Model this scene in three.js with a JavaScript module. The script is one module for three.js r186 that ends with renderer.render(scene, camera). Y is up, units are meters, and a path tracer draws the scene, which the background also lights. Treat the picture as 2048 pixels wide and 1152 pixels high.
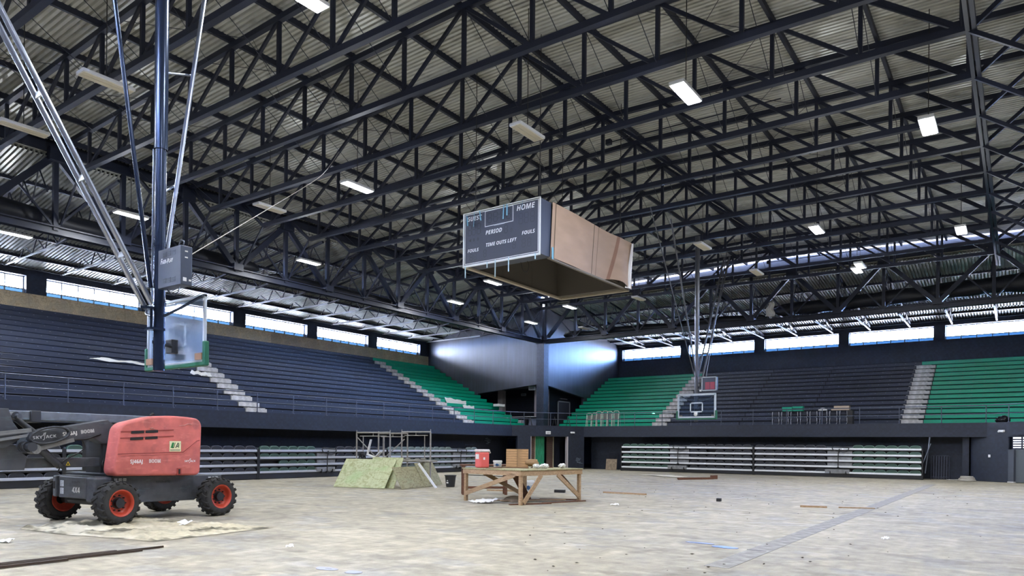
import * as THREE from 'three';
import { mergeGeometries, toCreasedNormals } from 'three/addons/utils/BufferGeometryUtils.js';
import { RoundedBoxGeometry } from 'three/addons/geometries/RoundedBoxGeometry.js';
import { RectAreaLightUniformsLib } from 'three/addons/lights/RectAreaLightUniformsLib.js';

// ---------------------------------------------------------------- camera, sky, sun, exposure
const scene = new THREE.Scene();
const FOCAL = 1427, CENTRE_Y = 891.8, EYE = 1.62, YAW = THREE.MathUtils.degToRad(35.45);
const camera = new THREE.PerspectiveCamera(2 * THREE.MathUtils.radToDeg(Math.atan(CENTRE_Y / FOCAL)), 2048 / (2 * CENTRE_Y), 0.1, 600);
camera.position.set(0, EYE, 0);
camera.rotation.order = 'YXZ';
camera.rotation.set(0, YAW, 0.0093);
camera.setViewOffset(2048, 2 * CENTRE_Y, 0, 0, 2048, 1152);
scene.add(camera);

const renderer = new THREE.WebGLRenderer({ antialias: true });
renderer.toneMapping = THREE.LinearToneMapping;
renderer.toneMappingExposure = 1.0;
renderer.shadowMap.enabled = true;
RectAreaLightUniformsLib.init();

const SKY_POWER = 200, LAMP_POWER = 320, SUN_POWER = 260;
const sunDir = new THREE.Vector3(-0.62, 0.7, 0.35).normalize();
{ // clear sky: whitish towards the horizon and the sun, blue away from it
  const w = 256, h = 128, d = new Float32Array(w * h * 4), v = new THREE.Vector3();
  for (let j = 0; j < h; j++) for (let i = 0; i < w; i++) {
    const la = ((j + 0.5) / h - 0.5) * Math.PI, lo = ((i + 0.5) / w - 0.5) * 2 * Math.PI;
    v.set(Math.cos(la) * Math.cos(lo), Math.sin(la), Math.cos(la) * Math.sin(lo));
    const s = Math.pow(Math.max(0, v.dot(sunDir) * 0.5 + 0.5), 3), hz = Math.exp(-Math.max(0, v.y) * 5);
    const k = Math.min(1, 0.04 + 0.75 * s + 0.1 * hz), b = 0.75 + 0.6 * s + 0.3 * hz, o = (j * w + i) * 4;
    d[o] = SKY_POWER * b * (0.14 + 0.72 * k); d[o + 1] = SKY_POWER * b * (0.33 + 0.56 * k); d[o + 2] = SKY_POWER * b * (0.86 + 0.1 * k); d[o + 3] = 1;
  }
  const sky = new THREE.DataTexture(d, w, h, THREE.RGBAFormat, THREE.FloatType);
  sky.mapping = THREE.EquirectangularReflectionMapping; sky.magFilter = THREE.LinearFilter; sky.needsUpdate = true;
  scene.background = sky;
}
const sun = new THREE.DirectionalLight(0xfff2df, SUN_POWER);
sun.position.copy(sunDir).multiplyScalar(120).add(new THREE.Vector3(-12, 0, -20)); sun.target.position.set(-12, 0, -20);
sun.castShadow = true; sun.shadow.mapSize.set(4096, 4096);
Object.assign(sun.shadow.camera, { left: -70, right: 70, top: 70, bottom: -70, near: 10, far: 260 });
scene.add(sun, sun.target);

// ---------------------------------------------------------------- random numbers and noise
let seed = 7;
const rnd = () => { seed = (seed + 0x6d2b79f5) | 0; let t = Math.imul(seed ^ (seed >>> 15), 1 | seed); t = (t + Math.imul(t ^ (t >>> 7), 61 | t)) ^ t; return ((t ^ (t >>> 14)) >>> 0) / 4294967296; };
const rr = (a, b) => a + (b - a) * rnd();
const hash = (x, y, s) => { let h = Math.imul(x, 374761393) + Math.imul(y, 668265263) + Math.imul(s, 974634) | 0; h = Math.imul(h ^ (h >>> 13), 1274126177); return ((h ^ (h >>> 16)) >>> 0) / 4294967296; };
function vnoise(x, y, px, py, s) { // tileable value noise
  const x0 = Math.floor(x), y0 = Math.floor(y), fx = x - x0, fy = y - y0, sx = fx * fx * (3 - 2 * fx), sy = fy * fy * (3 - 2 * fy);
  const m = (a, p) => ((a % p) + p) % p, xa = m(x0, px), xb = m(x0 + 1, px), ya = m(y0, py), yb = m(y0 + 1, py);
  const a = hash(xa, ya, s), b = hash(xb, ya, s), c = hash(xa, yb, s), d = hash(xb, yb, s);
  return a + (b - a) * sx + (c - a) * sy + (a - b - c + d) * sx * sy;
}
function fbm(u, v, fx, fy, oct, s) { let t = 0, a = 0.5, n = 0; for (let o = 0; o < oct; o++) { t += a * vnoise(u * fx, v * fy, fx, fy, s + o); n += a; a *= 0.5; fx *= 2; fy *= 2; } return t / n; }
const clamp = (v, a = 0, b = 1) => Math.min(b, Math.max(a, v)), mix = (a, b, t) => a + (b - a) * t, smooth = (a, b, x) => { x = clamp((x - a) / (b - a)); return x * x * (3 - 2 * x); };
function tex(n, fn, { srgb = true, rep = [1, 1] } = {}) { // fn(u, v) -> [r, g, b] in 0..1
  const d = new Uint8Array(n * n * 4);
  for (let j = 0; j < n; j++) for (let i = 0; i < n; i++) { const c = fn((i + 0.5) / n, (j + 0.5) / n), o = (j * n + i) * 4; d[o] = 255 * clamp(c[0]); d[o + 1] = 255 * clamp(c[1]); d[o + 2] = 255 * clamp(c[2]); d[o + 3] = 255; }
  const t = new THREE.DataTexture(d, n, n); t.wrapS = t.wrapT = THREE.RepeatWrapping; t.magFilter = THREE.LinearFilter; t.minFilter = THREE.LinearMipmapLinearFilter; t.generateMipmaps = true;
  if (srgb) t.colorSpace = THREE.SRGBColorSpace; t.repeat.set(...rep); t.needsUpdate = true; return t;
}
const tint = (c, k) => c.map((x) => x * k);

// ---------------------------------------------------------------- geometry helpers (u is the distance into the hall, -z)
const V = (x, y, u) => new THREE.Vector3(x, y, -u);
const plain = (g) => { const n = g.index ? g.toNonIndexed() : g; for (const k of Object.keys(n.attributes)) if (!['position', 'normal', 'uv'].includes(k)) n.deleteAttribute(k); if (!n.attributes.uv) n.setAttribute('uv', new THREE.BufferAttribute(new Float32Array(n.attributes.position.count * 2), 2)); return n; };
const join = (list) => list.length === 1 ? list[0] : mergeGeometries(list.map(plain));
function planar(g, k = 1) { // uv in metres by the dominant normal
  g = plain(g); const p = g.attributes.position, n = g.attributes.normal, uv = g.attributes.uv;
  for (let i = 0; i < p.count; i++) {
    const ax = Math.abs(n.getX(i)), ay = Math.abs(n.getY(i)), az = Math.abs(n.getZ(i));
    if (ay >= ax && ay >= az) uv.setXY(i, p.getX(i) * k, p.getZ(i) * k); else if (ax >= az) uv.setXY(i, p.getZ(i) * k, p.getY(i) * k); else uv.setXY(i, p.getX(i) * k, p.getY(i) * k);
  }
  return g;
}
const B = (x0, x1, y0, y1, z0, z1) => new THREE.BoxGeometry(Math.abs(x1 - x0), Math.abs(y1 - y0), Math.abs(z1 - z0)).translate((x0 + x1) / 2, (y0 + y1) / 2, (z0 + z1) / 2);
const RB = (x0, x1, y0, y1, z0, z1, r = 0.02, s = 2) => new RoundedBoxGeometry(Math.abs(x1 - x0), Math.abs(y1 - y0), Math.abs(z1 - z0), s, r).translate((x0 + x1) / 2, (y0 + y1) / 2, (z0 + z1) / 2);
const BU = (x0, x1, y0, y1, u0, u1) => B(x0, x1, y0, y1, -u1, -u0);
const unitBox = new THREE.BoxGeometry(1, 1, 1);
function bar(p, q, w, h = w, up = new THREE.Vector3(0, 1, 0)) { // rectangular bar from p to q
  const d = q.clone().sub(p), L = d.length(), z = d.clone().normalize();
  let x = new THREE.Vector3().crossVectors(up, z); if (x.lengthSq() < 1e-6) x.set(1, 0, 0).cross(z); x.normalize(); const y = new THREE.Vector3().crossVectors(z, x);
  const m = new THREE.Matrix4().makeBasis(x, y, z).setPosition(p.clone().add(q).multiplyScalar(0.5));
  return new THREE.BoxGeometry(w, h, L).applyMatrix4(m);
}
function rod(p, q, r, seg = 8, r2 = r) {
  const d = q.clone().sub(p), L = d.length();
  return new THREE.CylinderGeometry(r2, r, L, seg).applyQuaternion(new THREE.Quaternion().setFromUnitVectors(new THREE.Vector3(0, 1, 0), d.normalize())).translate((p.x + q.x) / 2, (p.y + q.y) / 2, (p.z + q.z) / 2);
}
const tube = (pts, r, seg = 24, rs = 8, closed = false) => new THREE.TubeGeometry(new THREE.CatmullRomCurve3(pts, closed, 'catmullrom', 0.3), seg, r, rs, closed);
const cyl = (r0, r1, h, seg = 20) => new THREE.CylinderGeometry(r1, r0, h, seg);
function extrude(pts, depth, bevel = 0) { // polygon [[x, y]...] extruded along +z from 0
  const s = new THREE.Shape(pts.map((p) => new THREE.Vector2(...p)));
  return new THREE.ExtrudeGeometry(s, { depth, bevelEnabled: bevel > 0, bevelSize: bevel, bevelThickness: bevel, bevelSegments: 2, curveSegments: 6 });
}
function quad(a, b, c, d, nx = 1, ny = 1, f = null) { // bilinear patch a b c d counter-clockwise, f moves the points
  const g = new THREE.PlaneGeometry(1, 1, nx, ny), p = g.attributes.position, o = new THREE.Vector3();
  for (let i = 0; i < p.count; i++) { const s = p.getX(i) + 0.5, t = p.getY(i) + 0.5; o.set(0, 0, 0).addScaledVector(a, (1 - s) * (1 - t)).addScaledVector(b, s * (1 - t)).addScaledVector(c, s * t).addScaledVector(d, (1 - s) * t); if (f) f(o, s, t); p.setXYZ(i, o.x, o.y, o.z); }
  g.computeVertexNormals(); return g;
}
function slab(a, b, c, d, th, k = 1) { // box on four corners (top a b c d), th thick downwards
  const dn = new THREE.Vector3(0, -th, 0), [e, f, g, h] = [a, b, c, d].map((v) => v.clone().add(dn));
  return planar(join([quad(a, b, c, d), quad(e, h, g, f), quad(a, e, f, b), quad(b, f, g, c), quad(c, g, h, d), quad(d, h, e, a)].map(plain)), k);
}

// ---------------------------------------------------------------- scene helpers
const used = new Map();
function numbered(n) { const k = used.get(n) ?? 0; used.set(n, k + 1); return k ? n + '_' + String(k).padStart(3, '0') : n; }
function shade(o) { o.castShadow = o.receiveShadow = true; return o; }
function thing(name, label, category, pos = [0, 0, 0], turn = 0, group) {
  const o = new THREE.Group(); o.name = numbered(name); scene.add(o); o.position.set(...pos); o.rotation.y = turn; o.userData = { label, category }; if (group) o.userData.group = group; return o;
}
function part(name, geos, m, parent, label) {
  const o = shade(new THREE.Mesh(Array.isArray(geos) ? join(geos) : geos, m)); o.name = name; parent.add(o); if (label) o.userData.label = label; return o;
}
function sub(name, parent, label) { const g = new THREE.Group(); g.name = name; parent.add(g); if (label) g.userData.label = label; return g; }
function single(name, geos, m, label, category, group) { const o = part(numbered(name), geos, m, scene, label); o.userData.category = category; if (group) o.userData.group = group; return o; }
function struct(name, geos, m, parent) { const o = part(parent ? name : numbered(name), geos, m, parent ?? scene); if (!parent) o.userData.kind = 'structure'; return o; }
function dup(src, pos, turn, label) { const c = src.clone(); c.name = numbered(src.name.replace(/_\d+$/, '')); c.userData = { ...src.userData }; if (label) c.userData.label = label; c.position.set(...pos); c.rotation.y = turn; scene.add(c); return c; }
const ORD = ['first', 'second', 'third', 'fourth', 'fifth', 'sixth', 'seventh', 'eighth', 'ninth', 'tenth', 'eleventh', 'twelfth', 'thirteenth', 'fourteenth', 'fifteenth', 'sixteenth', 'seventeenth', 'eighteenth', 'nineteenth', 'twentieth', 'twenty-first', 'twenty-second'];
const mat = (r, g, b, rough = 0.6, metal = 0, more = {}) => new THREE.MeshStandardMaterial({ color: new THREE.Color().setRGB(r, g, b), roughness: rough, metalness: metal, ...more });
function canvas(w, h, draw) { const c = document.createElement('canvas'); c.width = w; c.height = h; const x = c.getContext('2d'); draw(x, w, h); const t = new THREE.CanvasTexture(c); t.colorSpace = THREE.SRGBColorSpace; return t; }
function decal(w, h, draw, px = 256, rough = 0.6) { // a printed sticker w by h metres facing +z; bare where nothing is drawn
  const t = canvas(px, Math.round(px * h / w), draw);
  const m = new THREE.MeshStandardMaterial({ map: t, transparent: true, alphaTest: 0.4, roughness: rough });
  return [new THREE.PlaneGeometry(w, h), m];
}
const words = (text, color, font, outline) => (x, w, h) => { x.font = font.replace('@', Math.round(h * 0.8)); x.textAlign = 'center'; x.textBaseline = 'middle'; const k = Math.min(1, (w * 0.98) / x.measureText(text).width); x.translate(w / 2, h / 2); x.scale(k, 1); if (outline) { x.lineWidth = h * 0.06; x.strokeStyle = color; x.strokeText(text, 0, 0); } else { x.fillStyle = color; x.fillText(text, 0, 0); } };

// ---------------------------------------------------------------- materials
const speck = tex(256, (u, v) => { const n = 0.82 + 0.36 * (fbm(u, v, 8, 8, 5, 3) - 0.5) + 0.1 * (hash(u * 256 | 0, v * 256 | 0, 9) - 0.5); return [n, n, n]; });
const drips = tex(512, (u, v) => { const n = 0.86 + 0.26 * (fbm(u, v, 60, 3, 4, 13) - 0.5) + 0.3 * (fbm(u, v, 5, 5, 4, 17) - 0.5); return [n, n, n]; }, { rep: [0.16, 0.16] });
const dusty = (r, g, b, rough, metal = 0, more = {}) => mat(r, g, b, rough, metal, { map: speck, ...more });
const M = {
  steel: mat(0.008, 0.012, 0.03, 0.55), steelHeavy: mat(0.008, 0.012, 0.028, 0.45), daylitSteel: mat(0.62, 0.64, 0.66, 0.38, 0.55), greySteel: mat(0.16, 0.18, 0.22, 0.35, 0.6),
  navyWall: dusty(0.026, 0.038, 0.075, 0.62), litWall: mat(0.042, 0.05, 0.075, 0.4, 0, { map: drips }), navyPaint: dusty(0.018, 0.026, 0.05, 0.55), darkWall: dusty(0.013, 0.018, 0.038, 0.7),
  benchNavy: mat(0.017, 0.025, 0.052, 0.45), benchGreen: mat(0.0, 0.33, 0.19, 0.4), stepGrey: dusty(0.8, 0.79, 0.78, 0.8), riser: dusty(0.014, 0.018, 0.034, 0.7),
  white: mat(0.8, 0.8, 0.8, 0.5), whitePlastic: mat(0.78, 0.79, 0.8, 0.35), black: mat(0.012, 0.012, 0.014, 0.5), rubber: dusty(0.045, 0.043, 0.04, 0.85), chrome: mat(0.7, 0.7, 0.72, 0.25, 0.9),
  glassHazy: new THREE.MeshPhysicalMaterial({ color: new THREE.Color().setRGB(0.42, 0.6, 0.9), roughness: 0.35, transparent: true, opacity: 0.42, side: THREE.DoubleSide }),
  glassBoard: new THREE.MeshPhysicalMaterial({ color: 0xcfe2f5, roughness: 0.12, transmission: 1, thickness: 0, ior: 1.45 }), tarp: mat(0.007, 0.009, 0.016, 0.5), blueTape: mat(0.16, 0.42, 0.6, 0.5), paper: mat(0.82, 0.82, 0.8, 0.8),
};
const wood = (a, b, s, ring = 14) => tex(512, (u, v) => { const w = fbm(u, v, 3, 10, 4, s), g = 0.5 + 0.5 * Math.sin((v * ring + w * 5 + 0.12 * Math.sin(u * 6.283)) * 6.283), f = fbm(u, v, 4, 120, 3, s + 5), k = clamp(0.45 * g + 0.6 * (f - 0.5) + 0.25); return [0, 1, 2].map((i) => mix(a[i], b[i], k)); });
const ply = (a, b, s, blotch) => tex(512, (u, v) => {
  const w = fbm(u, v, 4, 3, 4, s), g = Math.pow(0.5 + 0.5 * Math.sin((v * 3 + w * 6 + 1.2 * fbm(u, v, 12, 8, 3, s + 3)) * 6.283), 3), f = fbm(u, v, 10, 60, 3, s + 5), q = smooth(0.5, 0.75, fbm(u, v, 3, 3, 4, s + 9));
  let k = clamp(0.55 * g + 0.7 * (f - 0.5) + 0.12); if (hash(u * 70 | 0, v * 70 | 0, s) > 0.993) k = 1;
  return [0, 1, 2].map((i) => mix(mix(a[i], b[i], k), blotch[i], q * 0.6)); });
const T = { lumber: wood([0.78, 0.67, 0.53], [0.6, 0.48, 0.36], 21), redLumber: wood([0.5, 0.33, 0.24], [0.3, 0.19, 0.14], 25), plyGreen: ply([0.77, 0.79, 0.62], [0.6, 0.6, 0.42], 31, [0.66, 0.75, 0.52]), plyBrown: ply([0.7, 0.68, 0.53], [0.5, 0.47, 0.34], 37, [0.62, 0.65, 0.5]), plyWall: ply([0.88, 0.82, 0.7], [0.7, 0.62, 0.5], 41, [0.74, 0.7, 0.62]) };
M.lumber = mat(1, 1, 1, 0.75, 0, { map: T.lumber }); M.redLumber = mat(1, 1, 1, 0.75, 0, { map: T.redLumber });
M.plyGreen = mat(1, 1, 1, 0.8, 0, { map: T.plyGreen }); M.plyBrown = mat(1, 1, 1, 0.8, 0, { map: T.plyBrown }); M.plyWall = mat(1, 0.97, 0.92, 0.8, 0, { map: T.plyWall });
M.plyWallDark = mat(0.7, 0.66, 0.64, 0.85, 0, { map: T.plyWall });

// ---------------------------------------------------------------- the hall's measures (x to the right, u into the hall)
const XL = -41.8, UB = 58.8, XRW = 17.4, UN = -20.2, XP = -30, UP = 46.1, XR = 5.6, UNP = -7.5, RIDGE = -12.2, BALC = 3.06, SOFFIT = 2.31;
const topY = (x) => 13.36 - 0.028 * Math.abs(x - RIDGE), deckY = (x) => topY(x) + 0.34;
const leanL = (x) => 10.7 + (x + 41.5) * 0.157, leanF = (u) => 12.5 - (u - UP) * 0.1228;

// ---------------------------------------------------------------- floor and ground
{
  const map = tex(2048, (u, v) => {
    const a = fbm(u, v, 9, 9, 6, 51), b = fbm(u, v, 70, 70, 4, 57), s = fbm(u, v, 18, 140, 4, 61), s2 = fbm(u, v, 140, 20, 4, 67), bl = smooth(0.56, 0.72, fbm(u, v, 12, 16, 6, 71)), wh = smooth(0.58, 0.72, fbm(u, v, 22, 30, 5, 73)), dk = smooth(0.6, 0.78, fbm(u, v, 16, 24, 6, 79));
    let k = 0.84 + 0.1 * (a - 0.5) + 0.22 * (b - 0.5) + 0.1 * (s - 0.5) + 0.08 * (s2 - 0.5) + 0.1 * (hash(u * 2048 | 0, v * 2048 | 0, 4) - 0.5);
    let c = [k * 0.985, k * 0.95, k * 0.855]; c = [mix(c[0], k * 0.86, bl * 0.4), mix(c[1], k * 0.87, bl * 0.4), mix(c[2], k * 0.9, bl * 0.4)];
    const w = wh * 0.07, d = 1 - 0.12 * dk; return [c[0] * d + w, c[1] * d + w, c[2] * d + w];
  });
  const nx = 90, nu = 120, x0 = -31, x1 = 9, u0 = -9, u1 = 48, g = new THREE.PlaneGeometry(x1 - x0, u1 - u0, nx, nu).rotateX(-Math.PI / 2).translate((x0 + x1) / 2, 0, -(u0 + u1) / 2);
  const p = g.attributes.position, uv = g.attributes.uv, col = new Float32Array(p.count * 3);
  for (let i = 0; i < p.count; i++) {
    const x = p.getX(i), u = -p.getZ(i); uv.setXY(i, x / 11, u / 11);
    const n = fbm(x / 64 + 1, u / 64 + 1, 16, 16, 4, 91), q = fbm(x / 64 + 1, u / 64 + 1, 30, 30, 3, 95), k = 0.92 + 0.22 * (n - 0.5) + 0.12 * (q - 0.5), bl = smooth(0.52, 0.7, q) * 0.035;
    col.set([k - bl, k - bl * 0.6, k + bl * 0.5], i * 3);
  }
  g.setAttribute('color', new THREE.BufferAttribute(col, 3));
  struct('floor', g, new THREE.MeshStandardMaterial({ map, vertexColors: true, color: new THREE.Color().setRGB(0.62, 0.6, 0.545), roughness: 0.72 }));
  struct('floor', BU(-41, 17, -0.25, -0.01, -20, 58), M.darkWall);
  struct('ground', new THREE.BoxGeometry(400, 0.2, 400).translate(-12, -0.5, -19), dusty(0.55, 0.53, 0.5, 0.9));
  struct('floor_strip', planar(BU(-3.52, -3.17, 0, 0.004, 9.5, 38.5)), dusty(0.47, 0.45, 0.4, 0.85));
}

// ---------------------------------------------------------------- balcony ring, walls
{
  const inner = [[-28.5, 40], [-25.4, 44.5], [-1.4, 44.5], [4.1, 40.5], [4.1, -1.5], [-1, -5.9], [-25.4, -5.9], [-28.5, -1.4]];
  const s = new THREE.Shape([[XL, UN], [XRW, UN], [XRW, UB], [XL, UB]].map((p) => new THREE.Vector2(...p)));
  s.holes.push(new THREE.Path(inner.map((p) => new THREE.Vector2(...p))));
  const g = new THREE.ExtrudeGeometry(s, { depth: BALC - SOFFIT, bevelEnabled: false }); g.rotateX(-Math.PI / 2).translate(0, SOFFIT, 0);
  struct('balcony', planar(g), M.navyPaint);
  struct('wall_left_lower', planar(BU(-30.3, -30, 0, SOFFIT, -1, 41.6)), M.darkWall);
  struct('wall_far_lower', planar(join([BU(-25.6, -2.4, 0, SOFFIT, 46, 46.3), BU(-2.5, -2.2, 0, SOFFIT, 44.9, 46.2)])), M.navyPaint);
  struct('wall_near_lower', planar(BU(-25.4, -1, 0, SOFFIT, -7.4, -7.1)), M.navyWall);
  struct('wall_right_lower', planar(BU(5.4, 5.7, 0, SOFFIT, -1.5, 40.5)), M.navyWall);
  for (const [a, b] of [[[-28.5, -1.4], [-25.4, -5.9]], [[-1, -5.9], [4.1, -1.5]]]) struct('wall_near_corner', planar(bar(V(a[0], SOFFIT / 2, a[1]), V(b[0], SOFFIT / 2, b[1]), 0.3, SOFFIT)), M.navyWall);
  // outer walls with their window openings
  const LW = [-1.4, 4.5, 10.4, 16.35, 22.28, 28.2, 34.1, 40.05], FW = [-29.6, -23.27, -16.9, -10.62, -4.37, 1.95, 8.3];
  const wallWith = (spans, lo, hi, y0, y1, top, f) => { const g = [f(lo, hi, -0.3, y0), f(lo, hi, y1, top)]; let a = lo; for (const [s0, s1] of spans) { g.push(f(a, s0, y0, y1)); a = s1; } g.push(f(a, hi, y0, y1)); return planar(join(g)); };
  const fl = (a, b, y0, y1) => BU(XL - 0.45, XL, y0, y1, a, b), ff = (a, b, y0, y1) => BU(a, b, y0, y1, UB, UB + 0.45);
  struct('wall_left', wallWith(LW.map((a) => [a, a + 5]), UN, UB + 0.45, 9.28, 10.18, 11, fl), M.navyWall);
  struct('wall_far', wallWith(FW.map((a) => [a, a + 5.55]), XL, XRW, 9.42, 10.42, 11.3, ff), M.navyWall);
  struct('wall_right', planar(BU(XRW, XRW + 0.45, -0.3, 15, UN, UB)), M.navyWall);
  struct('wall_near', planar(BU(XL, XRW, -0.3, 15, UN - 0.45, UN)), M.navyWall);
  const frameM = mat(0.5, 0.56, 0.64, 0.5, 0.3), clear = new THREE.MeshPhysicalMaterial({ color: 0xffffff, roughness: 0.02, transmission: 1, thickness: 0 }), ghostBlue = new THREE.MeshPhysicalMaterial({ color: new THREE.Color().setRGB(0.002, 0.004, 0.0052), roughness: 0.05, transmission: 1, thickness: 0 });
  let wn = 0;
  const windowAt = (a, w, y0, y1, box, grp) => { // frame, upper panes and a made-up blue row below copying a ghost image
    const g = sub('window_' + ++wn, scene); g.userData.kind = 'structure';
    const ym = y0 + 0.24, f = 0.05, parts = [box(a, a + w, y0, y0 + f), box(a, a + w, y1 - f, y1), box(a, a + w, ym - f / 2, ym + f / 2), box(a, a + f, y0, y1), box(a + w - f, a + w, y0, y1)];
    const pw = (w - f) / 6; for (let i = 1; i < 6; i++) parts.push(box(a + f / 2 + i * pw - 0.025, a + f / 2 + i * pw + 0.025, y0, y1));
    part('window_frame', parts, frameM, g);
    for (let i = 0; i < 6; i++) { part('pane', box(a + f / 2 + i * pw + 0.025, a + f / 2 + (i + 1) * pw - 0.025, ym + f / 2, y1 - f, 1), clear, g); part('pane', box(a + f / 2 + i * pw + 0.025, a + f / 2 + (i + 1) * pw - 0.025, y0 + f, ym - f / 2, 1), ghostBlue, g); }  // the second pane of each pair is the added blue ghost copy
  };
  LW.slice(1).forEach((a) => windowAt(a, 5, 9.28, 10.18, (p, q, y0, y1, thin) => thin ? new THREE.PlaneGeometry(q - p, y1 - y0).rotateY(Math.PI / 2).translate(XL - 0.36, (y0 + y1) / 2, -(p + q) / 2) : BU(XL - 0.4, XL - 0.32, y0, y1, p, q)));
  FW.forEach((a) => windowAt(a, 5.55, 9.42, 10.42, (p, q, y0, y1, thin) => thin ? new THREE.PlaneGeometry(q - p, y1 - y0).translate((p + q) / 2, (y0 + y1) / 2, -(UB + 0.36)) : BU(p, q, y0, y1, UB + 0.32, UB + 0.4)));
  // plywood sheets under the windows of the left wall
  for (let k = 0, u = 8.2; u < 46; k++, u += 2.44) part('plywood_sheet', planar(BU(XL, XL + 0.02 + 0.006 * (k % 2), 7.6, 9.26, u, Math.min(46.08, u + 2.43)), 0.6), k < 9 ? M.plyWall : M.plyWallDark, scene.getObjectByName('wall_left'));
  // the two walls that end the stands at the corner, open below a sloping edge, and the column between them
  struct('wall_corner_left', planar(extrude([[XL, BALC], [-36.3, BALC], [-36.3, 5.88], [-30.3, 6.42], [-30.3, leanL(-30.3)], [XL, leanL(XL) + 0.1]], 0.3).translate(0, 0, -UP - 0.3)), M.litWall);
  struct('wall_corner_right', planar(extrude([[UB, BALC], [UB, leanF(UB) + 0.1], [46.4, leanF(46.4)], [46.4, 6.4], [52.6, 5.72], [52.6, BALC]], 0.3).rotateY(Math.PI / 2).translate(XP - 0.3, 0, 0)), M.litWall);
  struct('column', planar(join([B(XP - 0.33, XP + 0.33, BALC, 9.5, -UP - 0.33, -UP + 0.33), B(XP - 0.4, XP + 0.4, 9.45, 9.5, -UP - 0.4, -UP + 0.4)])), M.navyPaint);
  // landing behind the corner: back walls, ceiling, pale post, grey pier
  struct('wall_landing', planar(join([BU(-41, -31.5, BALC, 7, 50.2, 50.4), BU(-31.6, -31.4, BALC, 7, 47.6, 56)])), M.darkWall);
  struct('ceiling_landing', planar(BU(-41, -30.3, 6.5, 6.7, 46.4, 56)), mat(0.16, 0.16, 0.17, 0.8));
  struct('column', planar(BU(-36.95, -36.45, BALC, 6.4, 49.7, 50.2)), mat(0.8, 0.74, 0.74, 0.8));
  struct('column', planar(BU(-31.4, -30.95, BALC, 6.2, 47.1, 48.6)), mat(0.2, 0.17, 0.19, 0.7));
  struct('roof_corner', BU(XL - 2, XP, 12.5, 12.8, UP + 0.3, UB + 2), M.darkWall);
}

// ---------------------------------------------------------------- corrugated roof decks
const deckMap = tex(1024, (u, v) => { const n = 0.86 + 0.22 * (fbm(u, v, 20, 5, 5, 5) - 0.5) + 0.16 * (fbm(u, v, 90, 8, 3, 29) - 0.5), d = smooth(0.58, 0.8, fbm(u, v, 9, 9, 5, 19)) * 0.12, k = n - d; return [k, k * 0.99, k * 0.955]; }, { rep: [0.2, 0.2] });
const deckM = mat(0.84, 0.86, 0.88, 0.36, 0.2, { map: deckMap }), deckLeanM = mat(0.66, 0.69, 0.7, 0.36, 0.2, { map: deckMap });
function corrugated(a, b, c, d, n, depth) { // ribs run from edge a-b's points to edge d-c's; n ribs; a b the start edge, d c the far edge
  const prof = [[0, 0], [0.26, 0], [0.36, 1], [0.9, 1]], P = [], uvs = [], q = (s, t, h) => { const o = new THREE.Vector3().addScaledVector(a, (1 - s) * (1 - t)).addScaledVector(b, s * (1 - t)).addScaledVector(c, s * t).addScaledVector(d, (1 - s) * t); o.y -= h * depth; return o; };
  const L = [a.distanceTo(b), a.distanceTo(d)];
  for (let i = 0; i < n; i++) for (let j = 0; j < 4; j++) {
    const s0 = (i + prof[j][0]) / n, s1 = (i + (j < 3 ? prof[j + 1][0] : 1)) / n, h0 = prof[j][1], h1 = j < 3 ? prof[j + 1][1] : 0;
    const A = q(s0, 0, h0), Bq = q(s1, 0, h1), C = q(s1, 1, h1), D = q(s0, 1, h0);
    for (const [v, s, t] of [[A, s0, 0], [C, s1, 1], [Bq, s1, 0], [A, s0, 0], [D, s0, 1], [C, s1, 1]]) { P.push(v.x, v.y, v.z); uvs.push(s * L[0], t * L[1]); }
  }
  const g = new THREE.BufferGeometry(); g.setAttribute('position', new THREE.BufferAttribute(new Float32Array(P), 3)); g.setAttribute('uv', new THREE.BufferAttribute(new Float32Array(uvs), 2)); g.computeVertexNormals(); return g;
}
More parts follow.
